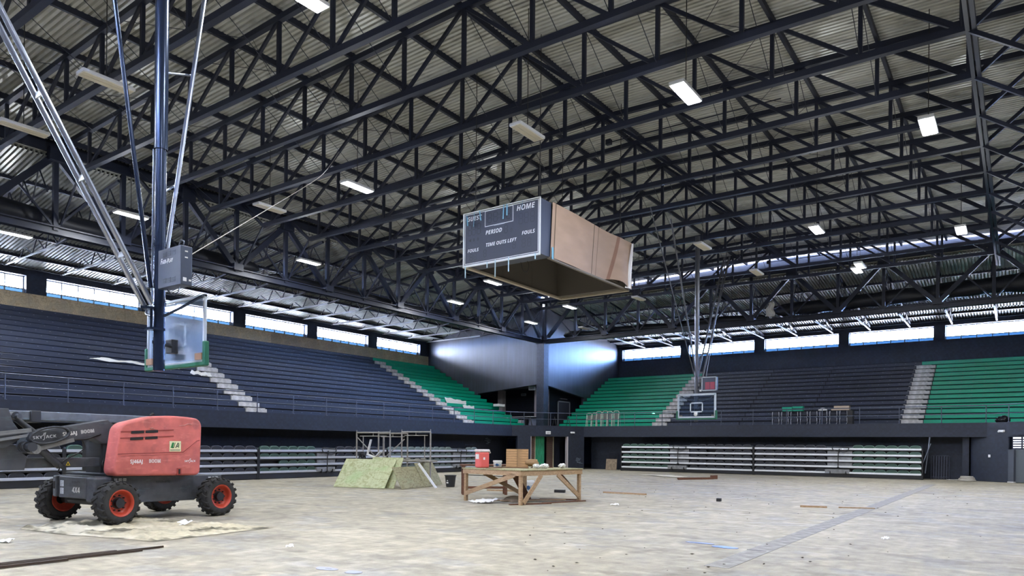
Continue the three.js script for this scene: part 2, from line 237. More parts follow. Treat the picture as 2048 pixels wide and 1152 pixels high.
{
  const over = (a, b, c, d) => { const up = new THREE.Vector3(0, 0.16, 0); return slab(...[a, b, c, d].map((v) => v.clone().add(up)), 0.12); };
  const deck = (name, a, b, c, d, pitch, m) => struct(name, join([corrugated(a, b, c, d, Math.round(a.distanceTo(b) / pitch), 0.095), over(a, b, c, d)].map(plain)), m);
  deck('ceiling', V(XP - 0.2, deckY(XP), UNP), V(XP - 0.2, deckY(XP), UP), V(RIDGE, deckY(RIDGE), UP), V(RIDGE, deckY(RIDGE), UNP), 0.165, deckM);
  deck('ceiling', V(RIDGE, deckY(RIDGE), UNP), V(RIDGE, deckY(RIDGE), UP), V(XR + 0.2, deckY(XR), UP), V(XR + 0.2, deckY(XR), UNP), 0.165, deckM);
  deck('ceiling_left', V(XL - 2.2, leanL(XL - 2.2), UN), V(XL - 2.2, leanL(XL - 2.2), UP), V(XP, leanL(XP), UP), V(XP, leanL(XP), UN), 0.17, deckLeanM);
  deck('ceiling_far', V(XP, leanF(UB + 2.2), UB + 2.2), V(XRW, leanF(UB + 2.2), UB + 2.2), V(XRW, leanF(UP), UP), V(XP, leanF(UP), UP), 0.17, deckLeanM);
  struct('ceiling_right', BU(XR, XRW + 0.4, 12.6, 12.9, UN, UP), M.darkWall); struct('ceiling_near', BU(XP, XR, 12.6, 12.9, UN, UNP), M.darkWall);
  // upstand between the high roof and the low roofs
  struct('wall_upstand', planar(join([BU(XP - 0.3, XP - 0.16, 12.42, 13.4, UNP, UP), BU(XP, XR, 12.7, 13.75, UP + 0.16, UP + 0.3), BU(XR + 0.16, XR + 0.3, 12.42, 13.2, UNP, UP), BU(XP, XR, 12.42, 13.3, UNP - 0.3, UNP - 0.16)])), M.darkWall);
}

// ---------------------------------------------------------------- roof steel
const TRUSS_U = Array.from({ length: 17 }, (_, k) => 1.75 + 2.6 * k + 0.0).filter((u) => u < 45);
const BOT = 11.6, PAN = 2.2;
{
  const gV = new THREE.BoxGeometry(0.1, 1, 0.1);
  const xs = []; for (let k = -7; k <= 7; k++) xs.push(RIDGE + PAN * k);
  const xEnd = [-28.3, -1.0];
  TRUSS_U.forEach((u, k) => {
    const n = TRUSS_U.length - 1 - k;
    const t = thing('roof_truss', `black steel roof truss spanning the hall, ${ORD[n]} from the far end of the high roof`, 'roof truss', [0, 0, -u], 0, 'trusses of the high roof');
    const P = (x, y) => new THREE.Vector3(x, y, 0);
    part('top_chord', bar(P(-29.9, topY(-29.9)), P(RIDGE, topY(RIDGE)), 0.15, 0.16), M.steel, t); part('top_chord', bar(P(RIDGE, topY(RIDGE)), P(XR, topY(XR)), 0.15, 0.16), M.steel, t);
    part('bottom_chord', bar(P(-28.3, BOT), P(xEnd[1], BOT), 0.17, 0.17), M.steel, t);
    for (const x of xs) {
      if (x < xEnd[0] - 0.2 || x > 0.5) continue;
      const y1 = topY(x), m = shade(new THREE.Mesh(gV, M.steel)); if (x < xEnd[1]) { m.name = 'vertical'; m.position.set(x, (y1 + BOT) / 2, 0); m.scale.y = y1 - BOT; t.add(m); }
      if (x < RIDGE - 0.1) part('diagonal', bar(P(x, BOT), P(x + PAN, topY(x + PAN)), 0.075, 0.095), M.steel, t);
      else if (x < -3) part('diagonal', bar(P(x, topY(x)), P(x + PAN, BOT), 0.075, 0.095), M.steel, t);
    }
    part('end_diagonal', bar(P(-28.3, BOT), P(-29.9, topY(-29.9)), 0.1, 0.13), M.steel, t);
    part('end_diagonal', bar(P(-1, BOT), P(0.7, topY(0.7)), 0.09, 0.11), M.steel, t);
    part('knee_brace', bar(P(-3.27, topY(-3.27)), P(2.6, 8.95), 0.09, 0.1), M.steel, t);
    part('knee_brace', bar(P(-28.3, BOT), P(-29.9, 9.9), 0.06, 0.07), M.steel, t);
  });
  // purlins and sway rods along the hall
  const u0 = UNP, u1 = UP;
  xs.concat([-29.6]).forEach((x) => {
    const k = Math.round((x - RIDGE) / PAN), side = k < 0 ? 'left' : 'right';
    if (k === 0) { for (const s of [-0.22, 0.22]) single('ridge_purlin', bar(V(x + s, topY(x) + 0.17, u0), V(x + s, topY(x) + 0.17, u1), 0.09, 0.2), M.steel, `${s < 0 ? 'left' : 'right'} one of the pair of black ridge purlins under the roof deck`, 'purlin', 'roof purlins'); return; }
    single('purlin', bar(V(x, topY(x) + 0.17, u0), V(x, topY(x) + 0.17, u1), 0.09, 0.18), M.steel, `black steel purlin under the roof deck, ${ORD[Math.abs(k) - 1]} to the ${side} of the ridge`, 'purlin', 'roof purlins');
  });
  single('strut_beam', join([bar(V(-1.08, 11.6, u0), V(-1.08, 11.6, u1), 0.09, 0.22), bar(V(-0.95, 11.6, u0), V(-0.95, 11.6, u1), 0.09, 0.22)]), M.steelHeavy, 'heavy double steel beam running along the bottom chord ends at the right', 'beam');
  xs.forEach((x, i) => {
    if (x > 0 || x < -28) return;
    const g = []; for (let k = 0; k + 1 < TRUSS_U.length; k++) { if ((k + i) % 4 === 3) continue; g.push(rod(V(x, topY(x), TRUSS_U[k]), V(x, BOT, TRUSS_U[k + 1]), 0.011, 5)); }
    single('sway_rods', g, M.steel, `row of thin black sway rods between the trusses, ${ORD[i]} row from the left`, 'rod', 'sway rods').userData.kind = 'stuff';
  });
  for (const [x, s] of [[-18.9, 0], [-7.0, 1], [-24.6, 2]]) { const g = []; for (let k = 1; k + 1 < TRUSS_U.length; k++) g.push(rod(V(x - 1.1, topY(x) - 0.1, TRUSS_U[k]), V(x + 1.1, topY(x) - 0.1, TRUSS_U[k + 1]), 0.009, 5), rod(V(x + 1.1, topY(x) - 0.1, TRUSS_U[k]), V(x - 1.1, topY(x) - 0.1, TRUSS_U[k + 1]), 0.009, 5)); single('wind_bracing', g, M.steel, ['thin crossed rods of wind bracing under the left half of the roof', 'thin crossed rods of wind bracing under the right half of the roof', 'thin crossed rods of wind bracing beside the left edge truss'][s], 'rod').userData.kind = 'stuff'; }
  for (let k = 5; k < TRUSS_U.length; k += 1) { // conduits with junction boxes under the deck
    if (k % 4) continue; const u = TRUSS_U[k] + 1.2, x = -9.6;
    single('conduit', join([rod(V(x - 3, topY(x) - 0.3, u), V(x + 3.2, topY(x) - 0.32, u + 0.1), 0.02, 6), B(x - 3.1, x - 2.9, topY(x) - 0.38, topY(x) - 0.2, -u - 0.08, -u + 0.08)]), M.steel, `thin black conduit with a junction box under the roof, ${ORD[(k >> 2) - 1]} of the row`, 'conduit', 'roof conduits');
  }
}
// edge trusses: a subdivided Warren truss along the left side and one along the far side
function edgeTruss(name, label, at, tops, bots, ends) { // at(s, y) -> point
  const t = thing(name, label, 'roof truss', [0, 0, 0]);
  const yt = 12.72, yb = 9.65, S = M.steelHeavy;
  part('top_chord', bar(at(ends[0], yt), at(ends[1], yt), 0.3, 0.32), S, t); part('bottom_chord', [bar(at(ends[0], yb - 0.14), at(ends[1], yb - 0.14), 0.34, 0.05), bar(at(ends[0], yb + 0.13), at(ends[1], yb + 0.13), 0.34, 0.05), bar(at(ends[0], yb), at(ends[1], yb), 0.06, 0.28)], S, t);
  const all = [...tops.map((s) => [s, 1]), ...bots.map((s) => [s, 0])].sort((a, b) => a[0] - b[0]);
  for (let i = 0; i + 1 < all.length; i++) {
    const [s, up] = all[i], [q] = all[i + 1], a = at(s, up ? yt - 0.2 : yb + 0.15), b = at(q, up ? yb + 0.15 : yt - 0.2);
    part('main_diagonal', bar(a, b, 0.2, 0.24), S, t);
    const mid = a.clone().add(b).multiplyScalar(0.5); part('sub_diagonal', bar(mid, at(up ? s : q, yb + 0.1), 0.06, 0.08), S, t);
  }
  for (const s of [...tops, ...bots]) part('vertical', bar(at(s, yb), at(s, yt), 0.17, 0.17), S, t);
  for (const s of tops) { const c = at(s, yt - 0.12); part('gusset', B(c.x - 0.3, c.x + 0.3, c.y - 0.36, c.y + 0.12, c.z - 0.3, c.z + 0.3), S, t); }
  for (const s of bots) { const c = at(s, yb + 0.2); part('gusset', B(c.x - 0.24, c.x + 0.24, c.y - 0.15, c.y + 0.16, c.z - 0.24, c.z + 0.24), S, t); }
}
{
  const lt = [], lb = []; for (let u = 1.6; u < 46; u += 5.2) { lt.push(u + 0.0 + 0.2); lb.push(u + 2.8); }
  edgeTruss('edge_truss', 'deep black steel edge truss along the left side above the left stand', (s, y) => V(XP, y, s), [1.7, 6.9, 12.0, 17.2, 22.45, 27.7, 32.9, 38.1, 43.3], [4.3, 9.4, 14.5, 19.7, 25.1, 30.4, 35.5, 40.7, 45.8], [UNP, UP]);
  edgeTruss('edge_truss', 'deep black steel edge truss along the far side above the far stand', (s, y) => V(s, y, UP), [-27.1, -22, -16.75, -11.6, -6.5, -1.2, 4], [-29.7, -24.6, -19.4, -14.1, -8.95, -3.8, 1.4], [XP, XR]);
  // small roof joists over the stands; pale bottom chord colour imitates reflected window light
  const joist = (at, n, label, grp) => {
    const t = thing('roof_joist', label, 'joist', [0, 0, 0], 0, grp);
    part('bottom_chord', [bar(at(0.05, 10.5), at(5.9, 10.56), 0.1, 0.05), bar(at(0.05, 10.5), at(5.9, 10.56), 0.02, 0.1)].map((g, i) => i ? g : g), M.daylitSteel, t, 'pale bottom chord');
    part('top_chord', bar(at(0.05, 10.72), at(11.7, 12.3), 0.12, 0.1), M.steel, t); part('lower_chord', bar(at(5.9, 10.56), at(11.7, 11.2), 0.09, 0.08), M.steel, t);
    const w = []; for (let s = 0; s < 8; s++) { const a = 0.6 + s * 1.4, yb = a < 5.9 ? 10.55 : 10.56 + (a - 5.9) * 0.11, yt = 10.72 + a * 0.1355; w.push(bar(at(a, yb), at(a + 0.5, yt + 0.06), 0.04), bar(at(a + 0.5, yt + 0.06), at(a + 1.3, yb + 0.04), 0.04)); }
    part('web_bars', w, M.steel, t).userData.kind = 'stuff';
  };
  let n = 0; for (let u = 9.15; u < 46; u += 2.62) joist((s, y) => V(XL + s, y, u), n, `low roof joist, pale edged, above the left windows, ${ORD[n++]} from near end`, 'joists over the left stand');
  n = 0; for (let x = -27.35; x < 4; x += 2.6) joist((s, y) => V(x, y, UB - s), n, `low roof joist, pale edged, above the far windows, ${ORD[n++]} from the corner`, 'joists over the far stand');
  n = 0; for (const s of [1.6, 4.2, 6.8, 9.4]) { single('low_purlin', bar(V(XL + s, leanL(XL + s) - 0.14, UN), V(XL + s, leanL(XL + s) - 0.14, UP), 0.1, 0.16), M.steel, `black purlin under the low roof over the left stand, ${ORD[n]} up from the windows`, 'purlin', 'purlins of the left low roof'); single('low_purlin', bar(V(XP, leanF(UB - s) - 0.14, UB - s), V(XRW, leanF(UB - s) - 0.14, UB - s), 0.1, 0.16), M.steel, `black purlin under the low roof over the far stand, ${ORD[n++]} up from the windows`, 'purlin', 'purlins of the far low roof'); }
  for (const [a, b, side] of [[V(XL + 0.2, 10.5, UN), V(XL + 0.2, 10.5, UP), 'left'], [V(XP, 10.72, UB - 0.2), V(XRW, 10.72, UB - 0.2), 'far']]) single('wall_conduit', rod(a, b, 0.03, 6), M.greySteel, `thin conduit along the ${side} wall above the windows`, 'conduit');
  // rolled black sheeting lying along the edge trusses
  const roll = (at, s0, s1, cy, r, label, ph) => {
    const nS = 60, nA = 14, P = [], I = [];
    for (let i = 0; i <= nS; i++) for (let j = 0; j < nA; j++) { const s = mix(s0, s1, i / nS), a = j / nA * 2 * Math.PI, k = 0.82 + 0.5 * (fbm(s / 40 + 2, j / nA, 26, 5, 3, ph) - 0.5), e = Math.min(1, Math.min(i, nS - i) / 2 + 0.35); const p = at(s, cy(s) + Math.sin(a) * r(s) * k * e, Math.cos(a) * 0.42 * k * e); P.push(p.x, p.y, p.z); }
    for (let i = 0; i < nS; i++) for (let j = 0; j < nA; j++) { const a = i * nA + j, b = i * nA + (j + 1) % nA; I.push(a, b, a + nA, b, b + nA, a + nA); }
    const g = new THREE.BufferGeometry(); g.setAttribute('position', new THREE.Float32BufferAttribute(P, 3)); g.setIndex(I); g.computeVertexNormals(); const hang = [0.15, 0.5, 0.85].map((q) => { const p = at(mix(s0, s1, q), cy(mix(s0, s1, q)), 0); return rod(p, p.clone().setY(p.x < XP ? leanL(p.x) : leanF(-p.z)), 0.012, 5); }); single('rolled_sheeting', [g, ...hang].map(plain), M.tarp, label, 'sheeting');
  };
  roll((s, y, w) => V(s, y, UP + 0.9 + w), -28.6, -13.4, (s) => 10.12 + 0.05 * Math.sin(s), (s) => 0.33, 'long thin roll of black sheeting above the far truss chord, left of the white tie', 3);
  roll((s, y, w) => V(s, y, UP + 0.9 + w), -12.9, 5, (s) => 10.42 + 0.018 * (s + 13), (s) => 0.44 + 0.01 * (s + 13), 'thick roll of black sheeting above the far truss chord, right of the white tie', 5);
  roll((s, y, w) => V(XP - 0.9 + w, y, s), 3, 21.5, (s) => 10.25, (s) => 0.45, 'thick roll of glossy black sheeting above the left truss chord, behind the near hoop', 7);
  roll((s, y, w) => V(XP - 0.9 + w, y, s), 22.2, 45, (s) => 10.1, (s) => 0.28, 'thin roll of black sheeting above the left truss chord towards the corner', 9);
  single('cloth_tie', [quad(V(-13.35, 10.05, UP + 0.45), V(-12.75, 10.0, UP + 0.42), V(-12.85, 10.95, UP + 0.5), V(-13.2, 10.9, UP + 0.5), 6, 8, (o, s, t) => { o.x += 0.06 * Math.sin(t * 9); o.z += 0.08 * Math.sin(s * 8 + t * 5); })], mat(0.85, 0.85, 0.83, 0.7, 0, { side: THREE.DoubleSide }), 'white cloth bundle tied round the roll of black sheeting', 'cloth');
}

// ---------------------------------------------------------------- upper stands
const RISE = 0.333, RUN = 0.63, LX0 = -31.6, FU0 = 48.6;
{
  const gl = [], gf = [];
  for (let i = 0; i < 15; i++) gl.push(BU(XL, LX0 - 0.08 - RUN * i, BALC, BALC + RISE * (i + 1), 6, UP));
  for (let i = 0; i < 13; i++) gf.push(BU(XP, 4.2, BALC, BALC + RISE * (i + 1), FU0 + 0.08 + RUN * i, UB));
  struct('stand_left', planar(join(gl)), M.riser); struct('stand_far', planar(join(gf)), M.riser);
  const profile = (L) => extrude([[0.01, 0.015], [0, 0.03], [0, 0.225], [-0.022, 0.25], [-0.3, 0.25], [-0.3, 0.215], [-0.04, 0.21], [-0.04, 0.015]], L);
  const boltG = new THREE.BoxGeometry(0.05, 0.02, 0.02);
  // the profile is turned so that it runs along local +x and faces local +z
  const runAlong = (L) => { const g = profile(L), p = g.attributes.position; for (let i = 0; i < p.count; i++) { const d = p.getX(i), y = p.getY(i), s = p.getZ(i); p.setXYZ(i, s, y, d); } const ix = []; g.computeVertexNormals(); const n = plain(g), q = n.attributes.position; for (let i = 0; i < q.count; i += 3) { const a = [q.getX(i), q.getY(i), q.getZ(i)], c = [q.getX(i + 2), q.getY(i + 2), q.getZ(i + 2)]; q.setXYZ(i, ...c); q.setXYZ(i + 2, ...a); } n.computeVertexNormals(); return n; };
  const cache = new Map();
  const row = (L, colour, label, group, pos, turn, name = 'bench_row', cat = 'bench', pn = 'seat_plank') => {
    const t = thing(name, label, cat, pos, turn, group), key = L.toFixed(2);
    if (!cache.has(key)) { const b = []; for (let s = 0.35; s < L; s += 0.62) b.push(boltG.clone().translate(s, 0.17, 0.006)); cache.set(key, [planar(runAlong(L)), b.length ? join(b) : null]); }
    const [g, b] = cache.get(key); part(pn, g, colour, t); if (b && L > 1.4) part('bolts', b, M.greySteel, t).userData.kind = 'stuff';
    return t;
  };
  const up = (i, n) => i === n ? 'top row' : `${ORD[i]} row up`;
  // left stand: local x along +u (turn 90 degrees), facing +x
  const yb = (i) => BALC + 0.09 + RISE * i;
  for (let i = 0; i <= 15; i++) {
    const x = LX0 - RUN * i, y = yb(i), T = Math.PI / 2;
    const a0 = 21.33, a1 = 22.58, b0 = i === 15 ? 38.9 : 38.45, b1 = i === 15 ? 38.9 : 39.65;
    row((i === 15 ? 22 : a0) - 6.2, M.benchNavy, `navy bench left of the near steps, left stand, ${up(i, 15)}`, 'navy benches of the left stand', [x, y, -6.2], T);
    row(b0 - (i === 15 ? 22.02 : a1), M.benchNavy, `navy bench between the two step flights, left stand, ${up(i, 15)}`, 'navy benches of the left stand', [x, y, -(i === 15 ? 22.02 : a1)], T);
    row(UP - 0.02 - b1, M.benchGreen, `green bench at the corner end, left stand, ${up(i, 15)}`, 'green benches of the left stand', [x, y, -b1], T);
    if (i < 15) {
      const st = (u0, u1, w) => { const t = thing('step', `grey concrete step in the ${w} flight of the left stand, ${ORD[i]} from the bottom`, 'step', [x, y, -u0], T, 'steps of the left stand'); part('tread', planar(join([RB(0.02, u1 - u0 - 0.02, 0.02, 0.235, -0.58, 0.06, 0.015), RB(0.3, u1 - u0 + 0.1, 0.235, 0.3, -0.6, -0.25, 0.01)])), M.stepGrey, t); };
      st(a0, a1, 'near'); st(38.45, 39.65, 'far');
    }
  }
  // far stand: local x along +x, facing -u (+z)
  for (let i = 0; i <= 13; i++) {
    const u = FU0 + RUN * i, y = yb(i), top = i === 13;
    const cuts = [[-29.98, top ? -21.3 : -22, M.benchGreen, 'green bench at the corner end, far stand', 'green benches of the far stand'], [top ? -21.28 : -20.8, -15.62, M.benchNavy, 'navy bench behind the far hoop, far stand', 'navy benches of the far stand'], [-15.58, -11.32, M.benchNavy, 'navy bench in the middle, far stand', 'navy benches of the far stand'], [-11.28, top ? -5.6 : -5.88, M.benchNavy, 'navy bench left of the pale steps, far stand', 'navy benches of the far stand'], [top ? -5.58 : -4.66, 4.1, M.benchGreen, 'bright green bench right of the pale steps, far stand', 'green benches of the far stand']];
    for (const [x0, x1, m, label, grp] of cuts) row(x1 - x0, m, `${label}, ${up(i, 13)}`, grp, [x0, y, -u], 0);
    if (!top) for (const [x0, x1, w] of [[-22, -20.8, 'flight left of the far hoop'], [-5.87, -4.68, 'pale flight beside the bright green benches']]) {
      const t = thing('step', `grey concrete step in the ${w}, ${ORD[i]} from the bottom`, 'step', [x0, y, -u], 0, 'steps of the far stand');
      part('tread', planar(join([RB(0.02, x1 - x0 - 0.02, 0.02, 0.235, -0.58, 0.06, 0.015), RB(-0.12, x1 - x0 - 0.3, 0.235, 0.3, -0.6, -0.25, 0.01)])), M.stepGrey, t);
    }
  }
}
// railings along the balcony edge
{
  const rail = (label, pts, gap0, skipEnd) => {
    const t = thing('railing', label, 'railing'), m = M.greySteel; const A = V(pts[0][0], 0, pts[0][1]), Bq = V(pts[1][0], 0, pts[1][1]), L = A.distanceTo(Bq), d = Bq.clone().sub(A).normalize();
    for (const y of [0.9, 0.46]) part('rail', rod(A.clone().setY(BALC + y), Bq.clone().setY(BALC + y), y > 0.8 ? 0.026 : 0.022, 8), M.rail, t);
    for (let s = gap0; s <= L + 0.01; s += 2) { const p = A.clone().addScaledVector(d, s); part('post', [rod(p.clone().setY(BALC), p.clone().setY(BALC + 0.9), 0.024, 8), cyl(0.06, 0.06, 0.02, 10).translate(p.x, BALC + 0.01, p.z)], M.rail, t); }
  };
  M.rail = mat(0.1, 0.115, 0.16, 0.35, 0.5);
  rail('grey pipe railing along the edge of the left balcony', [[-28.55, -0.14], [-28.55, 40]], 0.04);
  rail('grey pipe railing across the cut corner of the balcony above the exit doorway', [[-28.55, 40.05], [-25.45, 44.55]], 0.9);
  rail('grey pipe railing along the edge of the far balcony in front of the far hoop', [[-25.4, 44.55], [-1.4, 44.55]], 1.95);
  rail('grey pipe railing running forward over the right-hand corner of the balcony', [[-1.36, 44.55], [4.1, 40.55]], 1.1);
}

// ---------------------------------------------------------------- folded telescopic seating under the balcony
{
  const seatShape = extrude([[-0.26, 0], [-0.25, 0.07], [-0.2, 0.125], [-0.1, 0.155], [0.1, 0.155], [0.2, 0.125], [0.25, 0.07], [0.26, 0]], 0.09, 0.012).translate(0, 0, -0.05);
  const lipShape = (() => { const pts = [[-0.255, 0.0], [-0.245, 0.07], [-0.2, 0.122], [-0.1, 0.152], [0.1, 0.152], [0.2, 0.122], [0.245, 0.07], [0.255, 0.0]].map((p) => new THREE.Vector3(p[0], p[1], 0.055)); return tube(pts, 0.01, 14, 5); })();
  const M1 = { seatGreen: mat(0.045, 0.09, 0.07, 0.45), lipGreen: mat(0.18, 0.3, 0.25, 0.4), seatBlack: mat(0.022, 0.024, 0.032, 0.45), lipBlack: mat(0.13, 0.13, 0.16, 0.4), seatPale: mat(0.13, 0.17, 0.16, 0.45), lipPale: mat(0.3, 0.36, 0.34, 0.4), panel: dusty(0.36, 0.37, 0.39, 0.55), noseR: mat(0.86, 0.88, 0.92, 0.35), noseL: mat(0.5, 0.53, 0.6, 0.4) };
  const bank = (label, pos, turn, L, rows, y0, pitch, nose, spec, aisle, group) => {
    const t = thing('folded_seating', label, 'bleachers', pos, turn, group), h = y0 + pitch * (rows - 1);
    part('body', [B(0, L, 0.06, h - 0.05, -1.35, -0.32), B(0.03, L - 0.03, 0.02, y0 - 0.05, -1.3, -0.02), ...Array.from({ length: rows }, (_, i) => B(0.02, L - 0.02, y0 + pitch * i - 0.055, y0 + pitch * i - 0.01, -0.6, -0.03))], M.black, t);
    part('kick_board', planar(RB(0.02, L - 0.02, 0.03, y0 - 0.08, -0.1, -0.03, 0.01)), dusty(0.05, 0.05, 0.07, 0.4), t);
    part('end_post', [B(-0.03, 0.03, 0, h + 0.12, -0.25, 0.0), B(L - 0.03, L + 0.03, 0, h + 0.12, -0.25, 0.0)], M.black, t);
    for (let i = 0; i < rows; i++) {
      part('nosing', RB(0.04, L - 0.04, y0 + pitch * i, y0 + pitch * i + 0.1, -0.3, 0.0, 0.012), nose, t, 'pale metal nosing');
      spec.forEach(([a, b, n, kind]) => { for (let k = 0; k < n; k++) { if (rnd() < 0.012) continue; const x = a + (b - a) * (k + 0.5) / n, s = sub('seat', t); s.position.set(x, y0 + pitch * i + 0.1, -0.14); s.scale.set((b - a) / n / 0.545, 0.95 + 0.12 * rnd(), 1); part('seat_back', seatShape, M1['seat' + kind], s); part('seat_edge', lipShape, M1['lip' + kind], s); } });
      if (aisle && i < rows - 1) part('aisle_panel', planar(RB(aisle[0] - (i ? 0 : 0.1), aisle[1] - (i ? 0 : 0.12), y0 + pitch * i + (i ? 0.1 : 0.03), y0 + pitch * (i + 1) - 0.06 - (i ? 0 : 0.04), -0.3, i ? -0.08 : 0.05, 0.01)), M1.panel, t, 'grey aisle panel');
      part('back_board', RB(0.1, L - 0.1, y0 + pitch * i + 0.1, y0 + pitch * i + 0.185, -0.42, -0.36, 0.01), i === rows - 1 ? mat(0.09, 0.1, 0.12, 0.5) : M.black, t);
    }
    if (aisle) {
      const x = (aisle[0] + aisle[1]) / 2, yb = y0 + pitch * Math.max(1, rows - 3), zt = 0.06, ym = y0 + pitch * (rows - 1);
      const loop = [[-0.05, ym - 0.35], [-0.02, ym - 0.12], [0.3, ym - 0.12], [0.46, ym - 0.04], [0.5, ym + 0.12], [0.2, ym + 0.16], [-0.25, ym + 0.2], [-0.38, ym + 0.12], [-0.3, ym - 0.02], [0, ym - 0.1]].map(([a, y]) => new THREE.Vector3(x + a, y, zt));
      part('handrail', [tube(loop, 0.024, 50, 7), rod(new THREE.Vector3(x - 0.05, yb - 0.35, zt), new THREE.Vector3(x - 0.05, ym - 0.33, zt), 0.024, 8), rod(new THREE.Vector3(x, ym - 0.16, zt), new THREE.Vector3(x, ym + 0.05, zt), 0.028, 8), B(x - 0.1, x, yb - 0.38, yb - 0.3, -0.02, 0.1)], M.black, t);
      part('bracket', [B(aisle[0] + 0.16, aisle[0] + 0.2, y0 - 0.05, y0 + 0.13, 0, 0.09), B(aisle[1] - 0.32, aisle[1] - 0.28, y0 - 0.05, y0 + 0.13, 0, 0.09)], M.black, t);
    }
  };
  const F = 'folded seating banks under the far balcony', LG = 'folded seating banks under the left balcony';
  bank('long folded seating bank with white nosings below the far hoop, left of the pair', [-22.18, 0, -44], 0, 8.9, 5, 0.22, 0.338, M1.noseR, [[0.08, 3.45, 6, 'Green'], [4.85, 8.8, 7, 'Black']], [3.5, 4.8], F);
  bank('long folded seating bank with white nosings, right of the pair below the far stand', [-13.22, 0, -44], 0, 8.95, 5, 0.22, 0.338, M1.noseR, [[0.05, 4.1, 7, 'Black'], [5.5, 8.9, 6, 'Green']], [4.17, 5.48], F);
  const L4 = [[0.08, 3.4, 6, 'Green'], [4.6, 7.9, 6, 'Black']], L3 = [[0.08, 3.2, 6, 'Green'], [4.5, 7.9, 6, 'Black']];
  bank('folded grey seating bank at the left edge of the picture behind the lift arm', [-27.9, 0, -3.55], Math.PI / 2, 7.95, 4, 0.27, 0.325, M1.noseL, L4, [3.4, 4.6], LG);
  bank('folded grey seating bank directly behind the red lift', [-27.9, 0, -11.56], Math.PI / 2, 7.95, 4, 0.27, 0.325, M1.noseL, L4, [3.45, 4.55], LG);
  bank('folded grey seating bank between the lift and the plywood sheets', [-27.9, 0, -19.58], Math.PI / 2, 7.95, 4, 0.27, 0.325, M1.noseL, L3, [3.3, 4.45], LG);
  bank('folded grey seating bank with pale seats behind the scaffold frames', [-27.9, 0, -27.6], Math.PI / 2, 7.95, 4, 0.27, 0.325, M1.noseL, [[0.08, 5.4, 10, 'Pale'], [6.85, 7.9, 2, 'Pale']], [5.55, 6.8], LG);
  // leaning rail at the right-hand end of the far banks
  single('leaning_bar', [rod(V(-4.15, 0.35, 44.2), V(-3.95, 2.3, 44.3), 0.035, 8), rod(V(-4.25, 0.9, 44.1), V(-3.9, 1.95, 44.2), 0.03, 8)], M.greySteel, 'two thin dark bars leaning at the right end of the far seating', 'bar');
}

